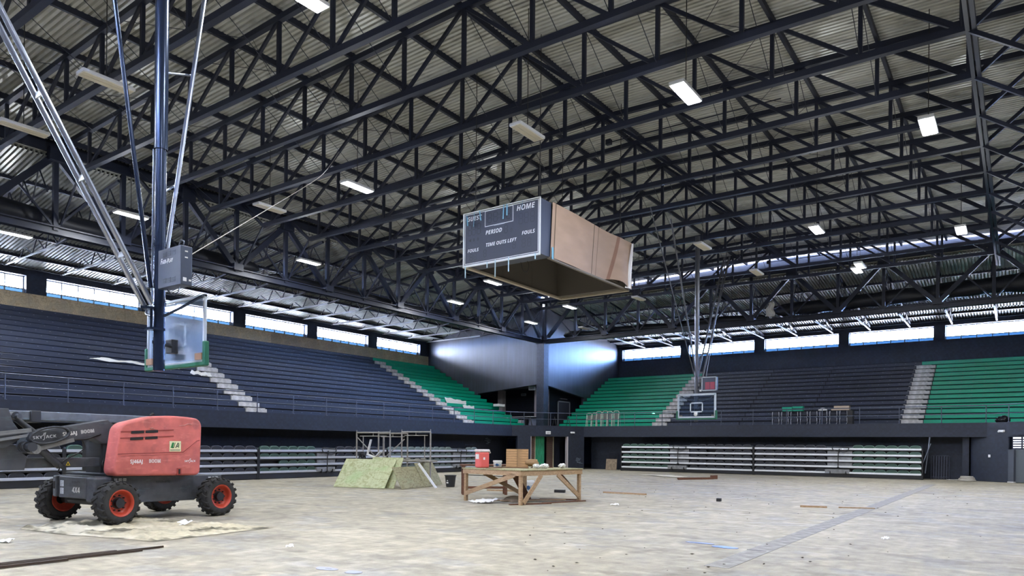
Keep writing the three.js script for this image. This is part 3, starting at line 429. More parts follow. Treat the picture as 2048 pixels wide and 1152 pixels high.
// ---------------------------------------------------------------- lamps
{
  const housing = mat(0.75, 0.76, 0.78, 0.45), lensOff = mat(0.78, 0.72, 0.6, 0.4), lensOn = new THREE.MeshStandardMaterial({ color: 0xffffff, emissive: 0xf4f7ff, emissiveIntensity: 12, roughness: 0.5 });
  const body = join([RB(-0.19, 0.19, 0.0, 0.085, -0.6, 0.6, 0.015), RB(-0.06, 0.06, 0.07, 0.13, -0.2, 0.2, 0.01)]);
  const lens = join([B(-0.15, -0.012, -0.012, 0.004, -0.57, 0.57), B(0.012, 0.15, -0.012, 0.004, -0.57, 0.57)]);
  const lamp = (x, y, u, on, label) => {
    const t = thing('high_bay_lamp', label, 'lamp', [x, y, -u], 0, on ? 'lit high-bay lamps' : 'unlit high-bay lamps'); const top = (x < XP ? leanL(x) : deckY(x)) - y - 0.02;
    part('housing', body, housing, t); part('lens', lens, on ? lensOn : lensOff, t); part('cord', rod(new THREE.Vector3(0, 0.1, 0), new THREE.Vector3(0, top, 0), 0.012, 6), M.black, t);
    if (on) { const l = new THREE.RectAreaLight(0xf4f8ff, LAMP_POWER, 0.3, 1.1); l.position.set(x, y - 0.03, -u); l.lookAt(x, y - 5, -u); l.name = 'high_bay_light'; scene.add(l); const p = new THREE.PointLight(0xf4f8ff, LAMP_POWER * 0.034); p.position.set(x, y - 0.34, -u); p.shadow.radius = 6; p.castShadow = true; p.name = 'added_bay_fill'; scene.add(p); }  // the point light is an added fill that brightens deck and upper walls
  };
  const on = [[-11.3, 8.7, 'lit lamp at the top edge of the picture above the near hoop'], [-18.1, 16.37, 'bright lit lamp left of the scoreboard, high in the roof'], [-27.5, 13.6, 'bright lit lamp beside the near hoop post, to its left'], [-27.45, 21.85, 'lit lamp right of the near hoop above the left edge truss'], [-22.7, 30, 'lit lamp just under the left corner of the scoreboard'], [-27.7, 32.9, 'lit lamp lower left of the scoreboard near the edge truss'], [-27.8, 41.2, 'lit lamp lowest in view, over the corner column'], [-22.7, 37.9, 'lit lamp below the scoreboard, right of the corner column'], [-6.67, 16.5, 'brightest lit lamp right of the scoreboard, high up'], [-2.05, 21.8, 'bright lit lamp at the upper right of the roof'], [-6.57, 29.7, 'lit lamp right of the scoreboard in the middle distance'], [-1.94, 32.85, 'lit lamp at the far right in the middle distance'], [-6.45, 37.5, 'smaller lit lamp over the far edge truss'],
    [-11.3, 1, 'added fill lamp behind the camera'], [-6.6, 8.5, 'added fill lamp over the near floor'], [-2, 3.5, 'added fill lamp above the camera'], [-18, 1, 'added fill lamp over the near left floor'], [-23, -1, 'added fill lamp over the near left corner'], [2.4, 13, 'added fill lamp over the right side of the floor'], [2.4, 29, 'added fill lamp over the far right side of the floor'], [2.4, 40, 'added fill lamp over the far right corner'], [-26, 4, 'added fill lamp over the left floor']];  // this row is out of view, added to fill the floor light
  for (const [x, u, label] of on) lamp(x, 10.2, u, true, label);
  lamp(-34.1, 10.2, 12.14, true, 'lit lamp under the low roof at the left edge of the picture');
  for (const [x, u, label] of [[-17.87, 8.23, 'unlit white lamp left of the near hoop post, the higher of two'], [-22.4, 8.15, 'unlit white lamp at the left edge of the picture, the lower of two'], [-22.41, 16.07, 'unlit white lamp right of the near hoop post'], [-11.06, 16.13, 'unlit white lamp hanging above the scoreboard'], [-11.12, 29.53, 'unlit white lamp right of the scoreboard'], [-18.07, 37.89, 'unlit white lamp below the right corner of the scoreboard'], [-25.88, 45.3, 'unlit white lamp hanging over the corner railing'], [-10.58, 35.4, 'unlit white lamp near the far hoop post'], [-6.17, 36.64, 'unlit white lamp right of the far hoop post']]) lamp(x, 10.2, u, false, label);
}

// ---------------------------------------------------------------- basketball backboards on ceiling poles
{
  const pipe = mat(0.03, 0.045, 0.085, 0.22, 0.55), strutM = mat(0.3, 0.33, 0.4, 0.3, 0.7), greyPipe = mat(0.1, 0.105, 0.12, 0.35, 0.5), pad = mat(0.01, 0.12, 0.065, 0.55), frameM = mat(0.6, 0.66, 0.72, 0.35, 0.3), lineM = mat(0.7, 0.78, 0.85, 0.5), rust = mat(0.32, 0.19, 0.12, 0.7), clockM = mat(0.055, 0.07, 0.105, 0.4);
  const hoop = (label, pos, turn, far, dx, clockX) => {
    const t = thing('basketball_backboard', label, 'backboard', pos, turn), v = (x, y, z) => new THREE.Vector3(x, y, z), P = far ? greyPipe : pipe, S = far ? greyPipe : strutM, zb = 0.36;
    part('pole', [rod(v(0, 2.84, 0), v(0, 6.6, 0), 0.092, 24), rod(v(0, 6.6, 0), v(0, 11.55, 0), 0.108, 24), ...[3.3, 3.95, 4.95, 6.6, 7.4].map((y) => rod(v(0, y, 0), v(0, y + 0.05, 0), 0.106, 24))], P, t);
    const b = new THREE.Vector3(0, 11.5, far ? -4.1 : -4.55), a = v(0, far ? 4.5 : 3.93, -0.2);
    for (const s of [-0.14, 0.14]) part('brace_tube', rod(a.clone().setX(s * 0.9), b.clone().setX(s * 0.95), 0.043, 14), S, t);
    const rungs = []; for (let k = 0.1; k < 0.95; k += 0.14) { const p = a.clone().lerp(b, k); rungs.push(B(-0.13, 0.13, p.y - 0.05, p.y + 0.035, p.z - 0.012, p.z + 0.012)); } part('brace_rungs', rungs, far ? greyPipe : frameM, t).userData.kind = 'stuff';
    part('brace_foot', [bar(v(-0.17, 3.86, -0.3), v(0.17, 3.9, -0.08), 0.2, 0.04), rod(v(0, 3.55, -0.14), v(0, 3.9, -0.14), 0.02, 8), B(-0.1, 0.1, 3.52, 3.56, -0.2, 0.05)], P, t);
    if (!far) { part('strut', rod(v(0.02, 4.9, 0.13), v(0.03, 11.5, 1.05), 0.036, 12), S, t); part('strut', rod(v(0.1, 4.25, -0.1), v(0.11, 11.5, -1.1), 0.036, 12), P, t); } part('strut', rod(v(0.14, 4.0, -0.06), v(0.12, 6.62, -0.06), 0.016, 8), S, t); if (far) { part('strut', rod(v(-0.04, 4.95, 0.13), v(-0.04, 11.5, 5.2), 0.022, 10), S, t); part('strut', rod(v(0.05, 4.95, 0.13), v(0.05, 11.5, 3.3), 0.036, 10), S, t); part('strut', rod(v(0.25, 4.6, -0.4), v(0.3, 11.5, -3.2), 0.022, 10), S, t); }
    part('strut_link', [6.1, 8.15].map((y) => rod(v(0, y - 0.22, 0.03), v(0.1, y, 0.13 + (y - 4.9) * 0.139), 0.02, 8)), S, t);
    // the board
    const x0 = dx - 0.93, x1 = dx + 0.93, y0 = 2.98, y1 = 4.13, f = 0.045;
    part('board_frame', [RB(x0, x1, y0, y0 + f, zb, zb + 0.05, 0.006), RB(x0, x1, y1 - f, y1, zb, zb + 0.05, 0.006), RB(x0, x0 + f, y0, y1, zb, zb + 0.05, 0.006), RB(x1 - f, x1, y0, y1, zb, zb + 0.05, 0.006)], frameM, t);
    part('glass', new THREE.PlaneGeometry(x1 - x0 - 2 * f, y1 - y0 - 2 * f).translate(dx, (y0 + y1) / 2, zb + 0.03), far ? M.glassBoard : M.glassHazy, t);
    const ln = (X0, X1, Y0, Y1, w) => [B(X0, X1, Y0, Y0 + w, zb + 0.031, zb + 0.036), B(X0, X1, Y1 - w, Y1, zb + 0.031, zb + 0.036), B(X0, X0 + w, Y0, Y1, zb + 0.031, zb + 0.036), B(X1 - w, X1, Y0, Y1, zb + 0.031, zb + 0.036)];
    part('target_square', ln(dx - 0.31, dx + 0.31, y0 + 0.28, y0 + 0.74, 0.05), lineM, t); part('border_line', ln(x0 + f + 0.01, x1 - f - 0.01, y0 + f + 0.01, y1 - f - 0.01, 0.035), lineM, t);
    for (const [X0, X1] of [[x0 - 0.055, x0 + 0.035], [x1 - 0.035, x1 + 0.055]]) part('corner_pad', RB(X0, X1, y0 - 0.06, y0 + 0.36, zb - 0.02, zb + 0.07, 0.025, 3), pad, t, 'green corner pad');
    part('bottom_pad', RB(x0, x1, y0 - 0.06, y0 + 0.012, zb - 0.02, zb + 0.07, 0.02, 3), pad, t, 'green bottom pad');
    for (const X of [x0 + 0.13, x1 - 0.13]) part('mounting_block', B(X - 0.1, X + 0.1, y0 + 0.05, y0 + 0.16, zb - 0.03, zb + 0.0), rust, t);
    part('mounting_plate', [RB(dx - 0.1, dx + 0.1, y0 + 0.2, y0 + 0.44, zb - 0.1, zb + 0.02, 0.012), rod(v(0, y0 + 0.33, 0.05), v(dx * 0.8, y0 + 0.33, zb - 0.05), 0.04, 10)], M.black, t);
    part('upper_arm', [-1, 1].map((s) => tube([v(0, 3.75, 0.02), v(s * 0.55 + dx, 3.9, 0.16), v(s * 0.8 + dx, 4.05, 0.3), v(s * 0.88 + dx, 4.1, zb)], 0.024, 16, 8)), P, t);
    if (far) part('goal_mount', [RB(dx - 0.07, dx + 0.07, y0 + 0.2, y0 + 0.3, zb + 0.04, zb + 0.16, 0.02), new THREE.SphereGeometry(0.085, 14, 10).translate(dx, y0 + 0.18, zb + 0.12)], M.whitePlastic, t, 'white goal mount');
    // shot clock box beside the pole
    const c0 = Math.min(clockX, clockX + Math.sign(clockX) * 0.7), c1 = c0 + 0.7, cy0 = far ? 4.27 : 4.2, cy1 = cy0 + 0.64;
    const box = sub('shot_clock', t); part('case', RB(c0, c1, cy0, cy1, -0.1, 0.1, 0.012), clockM, box);
    const vents = []; for (const yy of [cy0 + 0.07, cy1 - 0.13]) for (let i = 0; i < 3; i++) for (let j = 0; j < 4; j++) vents.push(B(c0 + 0.16 + i * 0.14, c0 + 0.26 + i * 0.14, yy + j * 0.022, yy + j * 0.022 + 0.008, -0.106, -0.1)); part('vents', vents, mat(0.11, 0.13, 0.17, 0.5), box).userData.kind = 'stuff';
    part('clock_arm', [B(-0.06, 0.06, cy0 + 0.1, cy1 - 0.1, -0.04, 0.04), B(Math.min(0, clockX), Math.max(0, clockX), cy0 + 0.05, cy0 + 0.1, -0.05, 0.05)], P, box);
    if (far) { part('clock_frame', ln(c0, c1, cy0, cy1, 0.03).map((g) => g.translate(0, 0, 0.1 - zb - 0.02)), frameM, box); for (const s of [0, 1]) part('red_digit', B(c0 + 0.16 + s * 0.24, c0 + 0.38 + s * 0.24, cy0 + 0.06, cy0 + 0.4, 0.1, 0.106), mat(0.3, 0.05, 0.08, 0.5), box, 'red digit panel'); part('small_lamp', RB(c0 - 0.12, c0 - 0.02, cy0 - 0.02, cy0 + 0.06, 0.02, 0.1, 0.02), M.whitePlastic, box); }
    else {
      const [g, m] = decal(0.4, 0.13, (x, w, h) => { x.fillStyle = '#f4f6fa'; x.translate(w / 2, h / 2); x.transform(1, 0, -0.22, 1, 0, 0); x.textBaseline = 'middle'; x.font = `bold ${h * 0.95}px sans-serif`; let t0 = -w * 0.56; const put = (s, k) => { x.font = `bold ${h * k}px sans-serif`; x.fillText(s, t0, k < 0.9 ? h * 0.1 : 0); t0 += x.measureText(s).width * 1.0; }; const full = () => { put('F', 0.95); put('AIR', 0.68); put('-P', 0.86); put('LAY', 0.68); }; x.save(); x.scale(0.8, 1); full(); x.restore(); }, 512);
      part('maker_lettering', g.rotateY(Math.PI).translate((c0 + c1) / 2 + 0.08, cy1 - 0.2, -0.1035), m, box, 'white lettering');
      part('white_labels', [B(c0 - 0.003, c0, cy1 - 0.1, cy1 - 0.08, -0.03, 0.02), B(c0 - 0.003, c0, cy1 - 0.2, cy1 - 0.18, -0.03, 0.02), B(c0 - 0.003, c0, cy0 + 0.06, cy0 + 0.12, -0.06, 0.0), B(c0 - 0.003, c0, cy0 + 0.07, cy0 + 0.1, 0.04, 0.08)], M.white, box);
      part('lifting_ring', [tube([v(c0 + 0.12, cy1 - 0.01, 0), v(c0 + 0.08, cy1 + 0.08, 0), v(c0 + 0.17, cy1 + 0.12, 0), v(c0 + 0.23, cy1 + 0.05, 0), v(c0 + 0.2, cy1 - 0.01, 0)], 0.012, 20, 6), tube([v(c1 - 0.1, cy0, 0), v(c1 - 0.25, cy0 - 0.1, 0.02), v(c0 + 0.3, cy0 - 0.09, 0.02), v(c0 + 0.2, cy0, 0)], 0.01, 20, 6)], M.greySteel, box);
    }
  };
  hoop('near glass backboard seen from behind on a black ceiling pole, green corner pads', [-11.95, 0, -6.4], Math.PI, false, 0.17, -0.13);
  hoop('far glass backboard facing the camera on a grey ceiling pole before the benches', [-12.42, 0, -32.35], 0, true, 0.16, 0.3);
  // hand wheel of the near pole's winch and its cross bars under the roof
  const t = thing('winch', 'dark winch with a spoked pulley wheel at the upper left under the roof', 'winch', [0, 0, 0]);
  const c = V(-10.6, 9.6, 4.1);
  part('pulley_wheel', [new THREE.TorusGeometry(0.2, 0.016, 8, 28).rotateX(1.25).translate(c.x, c.y, c.z), ...[0, 1, 2].map((k) => { const a = k * 1.047, d = new THREE.Vector3(Math.cos(a), Math.sin(a), 0).applyAxisAngle(new THREE.Vector3(1, 0, 0), 1.25).multiplyScalar(0.2); return rod(c.clone().add(d), c.clone().sub(d), 0.01, 6); })], M.greySteel, t);
  part('frame', [bar(V(-10.9, 9.75, 3.9), V(-11.6, 10.4, 6.2), 0.07), bar(V(-10.5, 9.8, 3.7), V(-10.5, 11.6, 3.7), 0.08), B(c.x - 0.25, c.x + 0.25, c.y + 0.1, c.y + 0.35, c.z - 0.12, c.z + 0.12)], M.steel, t);
  single('hoist_cable', tube([V(-10.7, 9.5, 5.6), V(-14.4, 7.2, 12.6), V(-11.62, 4.6, 6.45)].map((p, i) => i === 1 ? V(-16.3, 9.2, 13.3) : i === 0 ? V(-20.4, 12.4, 17.6) : p), 0.009, 30, 5), mat(0.45, 0.42, 0.38, 0.6), 'pale hoist cable sloping from the roof down to the shot clock box', 'cable');
}

// ---------------------------------------------------------------- hanging scoreboard
{
  const t = thing('scoreboard', 'hanging four-sided scoreboard with a dark lettered front and a cardboard-covered side', 'scoreboard', [0, 0, 0]);
  const x0 = -13.7, x1 = -10.98, u0 = 16.65, u1 = 22.25, y0 = 7.02, y1 = 8.58, navy = mat(0.05, 0.065, 0.115, 0.45), inner = mat(0.13, 0.115, 0.1, 0.8), beige = mat(0.52, 0.46, 0.37, 0.7);
  const face = canvas(1400, 800, (x, w, h) => {
    x.fillStyle = '#3d4250'; x.fillRect(0, 0, w, h);
    const it = (s, px, py, size, al = 'left') => { x.save(); x.translate(px, py); x.transform(1, 0, -0.18, 1, 0, 0); x.font = `bold ${size}px sans-serif`; x.textAlign = al; x.textBaseline = 'middle'; x.fillStyle = '#eef1f4'; x.fillText(s, 0, 0); x.restore(); };
    const seg = (px, py, dw, dh, c = '#2c303a') => { x.fillStyle = c; const t = dw * 0.16; x.fillRect(px + t, py, dw - 2 * t, t); x.fillRect(px + t, py + dh / 2 - t / 2, dw - 2 * t, t); x.fillRect(px + t, py + dh - t, dw - 2 * t, t); for (const X of [px, px + dw - t]) { x.fillRect(X, py + t, t, dh / 2 - 1.5 * t); x.fillRect(X, py + dh / 2 + t / 2, t, dh / 2 - 1.5 * t); } };
    x.strokeStyle = '#e8ecef'; x.lineWidth = 10; x.strokeRect(8, 8, w - 16, h - 16);
    it('GUEST', 40, 84, 96); it('HOME', w - 400, 78, 112);
    x.lineWidth = 10; x.strokeRect(405, 14, 530, 240); x.fillStyle = '#b9bec6'; x.fillRect(580, 247, 200, 20);
    for (const [k, px] of [[0, 450], [1, 560], [2, 700], [3, 810]]) seg(px, 50, 85, 160); x.fillStyle = '#2c303a'; x.fillRect(662, 95, 18, 18); x.fillRect(662, 150, 18, 18);
    for (const px of [60, 140, 240]) seg(px, 170, 80, 180); for (const px of [w - 360, w - 260, w - 150]) seg(px, 160, 80, 170, '#343843');
    it('PERIOD', 415, 352, 88); seg(770, 290, 70, 130); seg(890, 360, 34, 60);
    x.fillStyle = '#23262e'; x.beginPath(); x.moveTo(80, 425); x.lineTo(130, 400); x.lineTo(130, 450); x.fill(); x.font = 'bold 62px sans-serif'; x.fillText('B', 165, 447); x.fillText('D', 245, 447);
    it('TIME OUTS LEFT', 420, 545, 76); it('FOULS', 60, 590, 72); it('FOULS', w - 300, 470, 76);
    seg(100, 640, 60, 110); seg(180, 640, 60, 110, '#343843'); seg(375, 610, 60, 120); seg(930, 560, 60, 120); for (const px of [w - 300, w - 200]) seg(px, 560, 70, 130, '#353944');
    x.globalAlpha = 0.16; const g = x.createLinearGradient(0, 0, w, 0); x.fillStyle = '#565b66'; for (let i = 0; i < 60; i++) x.fillRect(rnd() * w, rnd() * h, 40 + rnd() * 120, 2); x.globalAlpha = 1;
  });
  part('front_case', B(x0, x1, y0, y1, -u0 - 0.6, -u0 - 0.02), navy, t);
  part('front_face', new THREE.PlaneGeometry(x1 - x0 - 0.06, y1 - y0 - 0.06).translate((x0 + x1) / 2, (y0 + y1) / 2, -u0 + 0.002), new THREE.MeshStandardMaterial({ map: face, roughness: 0.4 }), t, 'dark lettered scoreboard face');
  part('front_frame', [B(x0 - 0.03, x1 + 0.02, y0 - 0.05, y0 + 0.01, -u0 - 0.03, -u0 + 0.015), B(x0 - 0.02, x1 + 0.02, y1 - 0.015, y1 + 0.015, -u0 - 0.03, -u0 + 0.015), B(x0 - 0.03, x0 + 0.015, y0, y1, -u0 - 0.03, -u0 + 0.015), B(x1 - 0.015, x1 + 0.02, y0, y1, -u0 - 0.03, -u0 + 0.015)], mat(0.72, 0.76, 0.78, 0.5), t);
  part('back_case', B(x0, x1, y0, y1, -u1, -u1 + 0.35), inner, t);
  part('left_panel', join([B(x0, x0 + 0.05, y0, y1, -u1 + 0.3, -u0 - 0.6), ...[1.9, 3.6].map((s) => B(x0 + 0.05, x0 + 0.058, y0, y1, -u0 - s - 0.01, -u0 - s + 0.01))]), inner, t);
  part('inner_liner', [B(x1 - 0.26, x1 - 0.21, y0 + 0.2, y1, -u1 + 0.3, -u0 - 0.6)], inner, t);
  part('lid', B(x0, x1, y1 - 0.03, y1, -u1, -u0 - 0.6), inner, t);
  const card = tex(256, (u, v) => { const n = fbm(u, v, 6, 6, 4, 131), st = smooth(0.012, 0.0, Math.abs(u - 0.63 - 0.09 * v)) , tape = (u > 0.7 + 0.1 * v && u < 0.735 + 0.1 * v) ? 1 : 0, fold = Math.abs(u - 0.5) < 0.003 || Math.abs(u - 0.56) < 0.003 || Math.abs(u - 0.035) < 0.003 ? 1 : 0; const k = 0.93 + 0.12 * (n - 0.5); return [k * mix(mix(0.74, 0.6, tape), 0.35, fold), k * mix(mix(0.63, 0.45, tape), 0.28, fold), k * mix(mix(0.555, 0.38, tape), 0.22, fold) + 0 * st]; });
  const cg = quad(V(x1 + 0.03, y0 + 0.0, u0 + 0.52), V(x1 + 0.02, y0 - 0.01, u1), V(x1 + 0.02, y1 + 0.02, u1), V(x1 + 0.05, y1 + 0.02, u0 + 0.6), 40, 16, (o, s, q) => { const e = Math.exp(-Math.pow((s - 0.8) / 0.13, 2)) * (1 - q), e2 = Math.exp(-Math.pow((s - 0.62) / 0.2, 2)); o.y += 0.13 * e * (1 - q) - 0.0 * e2; o.x += 0.02 * Math.sin(s * 7) + 0.16 * Math.exp(-Math.pow((s - 0.86) / 0.1, 2)) * (1 - 0.6 * q) - 0.1 * e2 * (1 - q) + 0.05 * smooth(0.9, 1, s); });
  part('cardboard_cover', cg, mat(1, 1, 1, 0.75, 0, { map: card, side: THREE.DoubleSide }), t, 'buckled brown cardboard cover');
  part('plastic_flap', quad(V(x1 + 0.04, y0 - 0.02, u1 - 0.42), V(x1 + 0.04, y0 - 0.02, u1 + 0.02), V(x1 + 0.03, y1, u1 + 0.02), V(x1 + 0.12, y1 - 0.03, u1 - 0.1), 8, 8, (o, s, q) => { o.x += 0.09 * Math.sin(s * 3.1) + 0.02; }), mat(0.72, 0.7, 0.72, 0.25, 0, { side: THREE.DoubleSide }), t, 'pale plastic flap');
  part('bottom_rail', [B(x0 - 0.03, x0 + 0.1, y0 - 0.06, y0, -u1, -u0), B(x0, x1, y0 - 0.06, y0, -u1 - 0.03, -u1 + 0.1)], beige, t, 'beige bottom rail'); part('bottom_rail', B(x1 - 0.06, x1 + 0.02, y0 - 0.05, y0, -u1, -u0 - 0.5), mat(0.2, 0.18, 0.16, 0.8), t);
  M.paleTape = mat(0.45, 0.62, 0.7, 0.5); const tape = []; for (const [x, y, L] of [[-13.62, 7.0, 0.35], [-12.8, 7.02, 0.17], [-12.5, 7.04, 0.5], [-12.02, 7.05, 0.42], [-11.1, 7.03, 0.17]]) tape.push(B(x - 0.018, x + 0.018, y - L, y, -u0 + 0.02, -u0 + 0.026));
  for (const [x, y, L] of [[-13.58, 8.5, 0.3], [-13.3, 8.56, 0.42], [-13.1, 8.58, 0.3], [-12.22, 8.6, 0.42], [-12.1, 8.6, 0.34], [-11.55, 8.62, 0.26]]) tape.push(bar(new THREE.Vector3(x, y, -u0 + 0.012), new THREE.Vector3(x + rr(-0.06, 0.06), y - L, -u0 + 0.03), 0.04, 0.006));
  tape.push(B(x1 + 0.07, x1 + 0.08, y0 - 0.06, y0 + 0.28, -u0 - 0.62, -u0 - 0.54));
  tape.forEach((g, i) => part('tape_strip', g, i < 5 ? M.paleTape : M.blueTape, t, i < 5 ? 'pale blue tape end' : 'blue tape strip'));
  part('hanging_cable', [[x0 + 0.2, u0 + 0.3], [x1 - 0.2, u0 + 0.3], [x0 + 0.2, u1 - 0.3], [x1 - 0.2, u1 - 0.3]].map(([x, u]) => rod(V(x, y1 - 0.02, u), V(x, topY(x), u), 0.012, 6)), M.black, t);
  part('loose_cord', tube([V(-12, 7.05, 17.2), V(-11.9, 6.75, 17.2), V(-11.75, 6.72, 17.2), V(-11.7, 6.9, 17.2), V(-11.78, 7.05, 17.2)], 0.008, 20, 5), M.black, t);
}

// ---------------------------------------------------------------- the two cut corners under the balcony
{
  const signText = (text, c, bg) => canvas(256, 128, (x, w, h) => { x.fillStyle = bg; x.fillRect(0, 0, w, h); x.fillStyle = c; x.font = `bold ${h * 0.72}px sans-serif`; x.textAlign = 'center'; x.textBaseline = 'middle'; x.fillText(text, w / 2, h * 0.54); });
  const exitM = new THREE.MeshStandardMaterial({ map: signText('EXIT', '#5b4a4c', '#e9ebee'), roughness: 0.5 }), exitDim = new THREE.MeshStandardMaterial({ map: signText('EXIT', '#3b3f49', '#8d929c'), roughness: 0.6 });
  const exitSign = (label, pos, turn, m, w = 0.36, h = 0.22) => { const t = thing('exit_sign', label, 'sign', pos, turn); part('case', RB(-w / 2, w / 2, -h / 2, h / 2, -0.05, 0.015, 0.01), M.whitePlastic, t); part('sign_face', new THREE.PlaneGeometry(w * 0.9, h * 0.88).translate(0, 0, 0.018), m, t); };
  const emergency = (label, pos, turn) => { const t = thing('emergency_light', label, 'light', pos, turn); part('case', RB(-0.15, 0.15, -0.05, 0.06, -0.05, 0.05, 0.015), M.whitePlastic, t); for (const s of [-0.11, 0.11]) part('lamp_head', new THREE.SphereGeometry(0.05, 12, 8, 0, 6.3, 0, 1.6).rotateX(2).translate(s, -0.02, 0.06), M.whitePlastic, t); };
  // left corner with the doorway: local x along the wall from the left balcony, local z towards the hall
  const g = sub('wall_corner_doorway', scene); g.userData.kind = 'structure'; g.position.set(-28.5, 0, -40); g.rotation.y = Math.atan2(4.5, 3.1);
  part('wall_panel', planar(B(0.42, 1.42, 0, SOFFIT + 0.01, -0.3, 0)), M.navyPaint, g); part('wall_panel', planar(B(4.24, 5.5, 0, SOFFIT + 0.01, -0.3, 0)), M.navyPaint, g);
  part('door_jamb', [B(1.4, 1.44, 0, SOFFIT, -0.3, 0.02), B(4.16, 4.24, 0, SOFFIT, -0.3, 0.03)], mat(0.5, 0.45, 0.45, 0.6), g, 'pale door jamb');
  const plank = dusty(0.2, 0.12, 0.09, 0.75);
  for (let i = 0; i < 15; i++) { part('siding_board', B(1.1, 1.93, 0.02 + i * 0.152, 0.162 + i * 0.152, -0.62, -0.56 + 0.012 * (i % 2)), plank, g); part('siding_board', B(3.1, 3.6, 0.02 + i * 0.152, 0.162 + i * 0.152, -1.3, -1.24 + 0.012 * (i % 2)), plank, g); }
  part('pale_edge', [B(1.93, 1.97, 0, SOFFIT, -0.62, -0.54), B(3.6, 3.66, 0, SOFFIT, -1.3, -1.2)], mat(0.5, 0.45, 0.3, 0.7), g);
  part('green_wall', [B(1.97, 2.65, 0, SOFFIT, -0.7, -0.62), B(2.61, 2.68, 0, SOFFIT, -1.6, -0.62)], dusty(0.02, 0.36, 0.17, 0.6), g);
  part('inner_door_frame', [B(2.6, 3.3, 2.0, SOFFIT, -2.5, -2.4), B(3.12, 3.24, 0, 2.1, -2.5, -2.4)], mat(0.15, 0.2, 0.18, 0.7), g); part('inner_door', RB(2.62, 3.12, 0, 2.0, -2.56, -2.5, 0.01), mat(0.01, 0.06, 0.04, 0.6), g);
  part('passage_wall', [B(3.3, 5, 0, SOFFIT, -2.6, -2.5), B(3.66, 4.3, 0, SOFFIT, -1.7, -1.6)], M.darkWall, g);
  exitSign('white exit sign over the ground-level corner doorway', [...V(-27.1, 2.62, 42.05).add(new THREE.Vector3(0.02, 0, 0.02)).toArray()], Math.atan2(4.5, 3.1), exitM);
  const onC = (s, y, o = 0.05) => [-28.5 + s * 0.5673 + o * 0.8236, y, -(40 + s * 0.8236 - o * 0.5673)];
  scene.getObjectByName('exit_sign').position.set(...onC(2.7, 2.57));
  emergency('white emergency light right of the exit sign over the corner doorway', onC(4.56, 2.6), Math.atan2(4.5, 3.1));
  exitSign('small white exit sign on the landing wall left of the corner column', [-34.53, 6.0, -50.12], 0, exitDim, 0.5, 0.2);
  exitSign('grey exit sign hanging under the landing soffit left of the column', [-31.5, 6.2, -46.9], 0.3, exitDim, 0.55, 0.3);
  // landing door seen right of the column
  const d = sub('door_1', scene); d.userData.kind = 'structure'; const DX = -31.38;
  part('door_frame', [BU(DX, DX + 0.06, BALC, 5.42, 50.55, 50.66), BU(DX, DX + 0.06, BALC, 5.42, 52.4, 52.51), BU(DX, DX + 0.06, 5.32, 5.42, 50.55, 52.51)], mat(0.42, 0.45, 0.5, 0.5), d); part('door_leaf', BU(DX, DX + 0.03, BALC, 5.32, 50.66, 52.4), mat(0.07, 0.08, 0.1, 0.5), d); part('door_light', BU(DX, DX + 0.08, 5.58, 5.64, 50.9, 52), mat(0.3, 0.3, 0.34, 0.5), d);
  // right corner with the glazed door and the lit louvred panel above it
  const r = sub('wall_corner_right_lower', scene); r.userData.kind = 'structure'; r.position.set(-1.4, 0, -44.5); r.rotation.y = -Math.atan2(4, 5.5);
  part('wall_panel', planar(B(-0.9, 1.12, 0, SOFFIT + 0.01, -0.3, 0)), M.navyPaint, r); part('wall_panel', planar(B(3.4, 6.8, 0, SOFFIT + 0.01, -0.3, 0)), M.navyPaint, r); part('lintel', planar(B(1.1, 3.4, 2.36, 2.4, -0.1, 0)), M.navyPaint, r);
  const dr = sub('door_2', r);
  part('door_post', [RB(1.12, 1.42, 0.06, 1.68, -0.2, 0.0, 0.01)], mat(0.06, 0.07, 0.09, 0.5), dr); part('post_foot', B(1.12, 1.44, 0, 0.06, -0.2, 0.03), mat(0.6, 0.6, 0.6, 0.5), dr, 'pale post foot'); part('door_leaf', RB(1.42, 3.4, 0.02, 1.68, -0.2, -0.12, 0.01), mat(0.085, 0.1, 0.11, 0.45), dr);
  part('louvre_case', B(1.2, 3.4, 1.68, 2.36, -0.3, -0.16), mat(0.01, 0.01, 0.03, 0.5), r);
  const glow = new THREE.MeshStandardMaterial({ color: 0xffffff, emissive: 0xf0f2ff, emissiveIntensity: 1.6 });
  for (let j = 0; j < 5; j++) for (let i = 0; i < 4; i++) part('lit_window_slat', RB(1.27 + i * 0.5, 1.67 + i * 0.5, 1.75 + j * 0.115, 1.8 + j * 0.115 + (j === 4 ? 0.03 : 0), -0.17, -0.145, 0.01), glow, r);
  const rl = new THREE.RectAreaLight(0xf0f2ff, 1.6, 1.9, 0.5); rl.position.set(2.2, 2.0, -0.12); rl.lookAt(2.2, 2.0, 5); rl.name = 'louvre_light'; r.add(rl); rl.rotation.set(0, Math.PI, 0);
  emergency('white emergency light on the wall at the far right, above the lit louvres', [-1.4 + 0.78 * 0.809, 2.6, -44.5 + 0.78 * 0.588 + 0.06], -Math.atan2(4, 5.5));
  single('wall_switch', RB(-1.36, -1.26, 1.26, 1.4, -44.46, -44.42, 0.01).translate(0.02, 0, 0.1), M.whitePlastic, 'small white switch plate on the dark wall at the far right', 'switch');
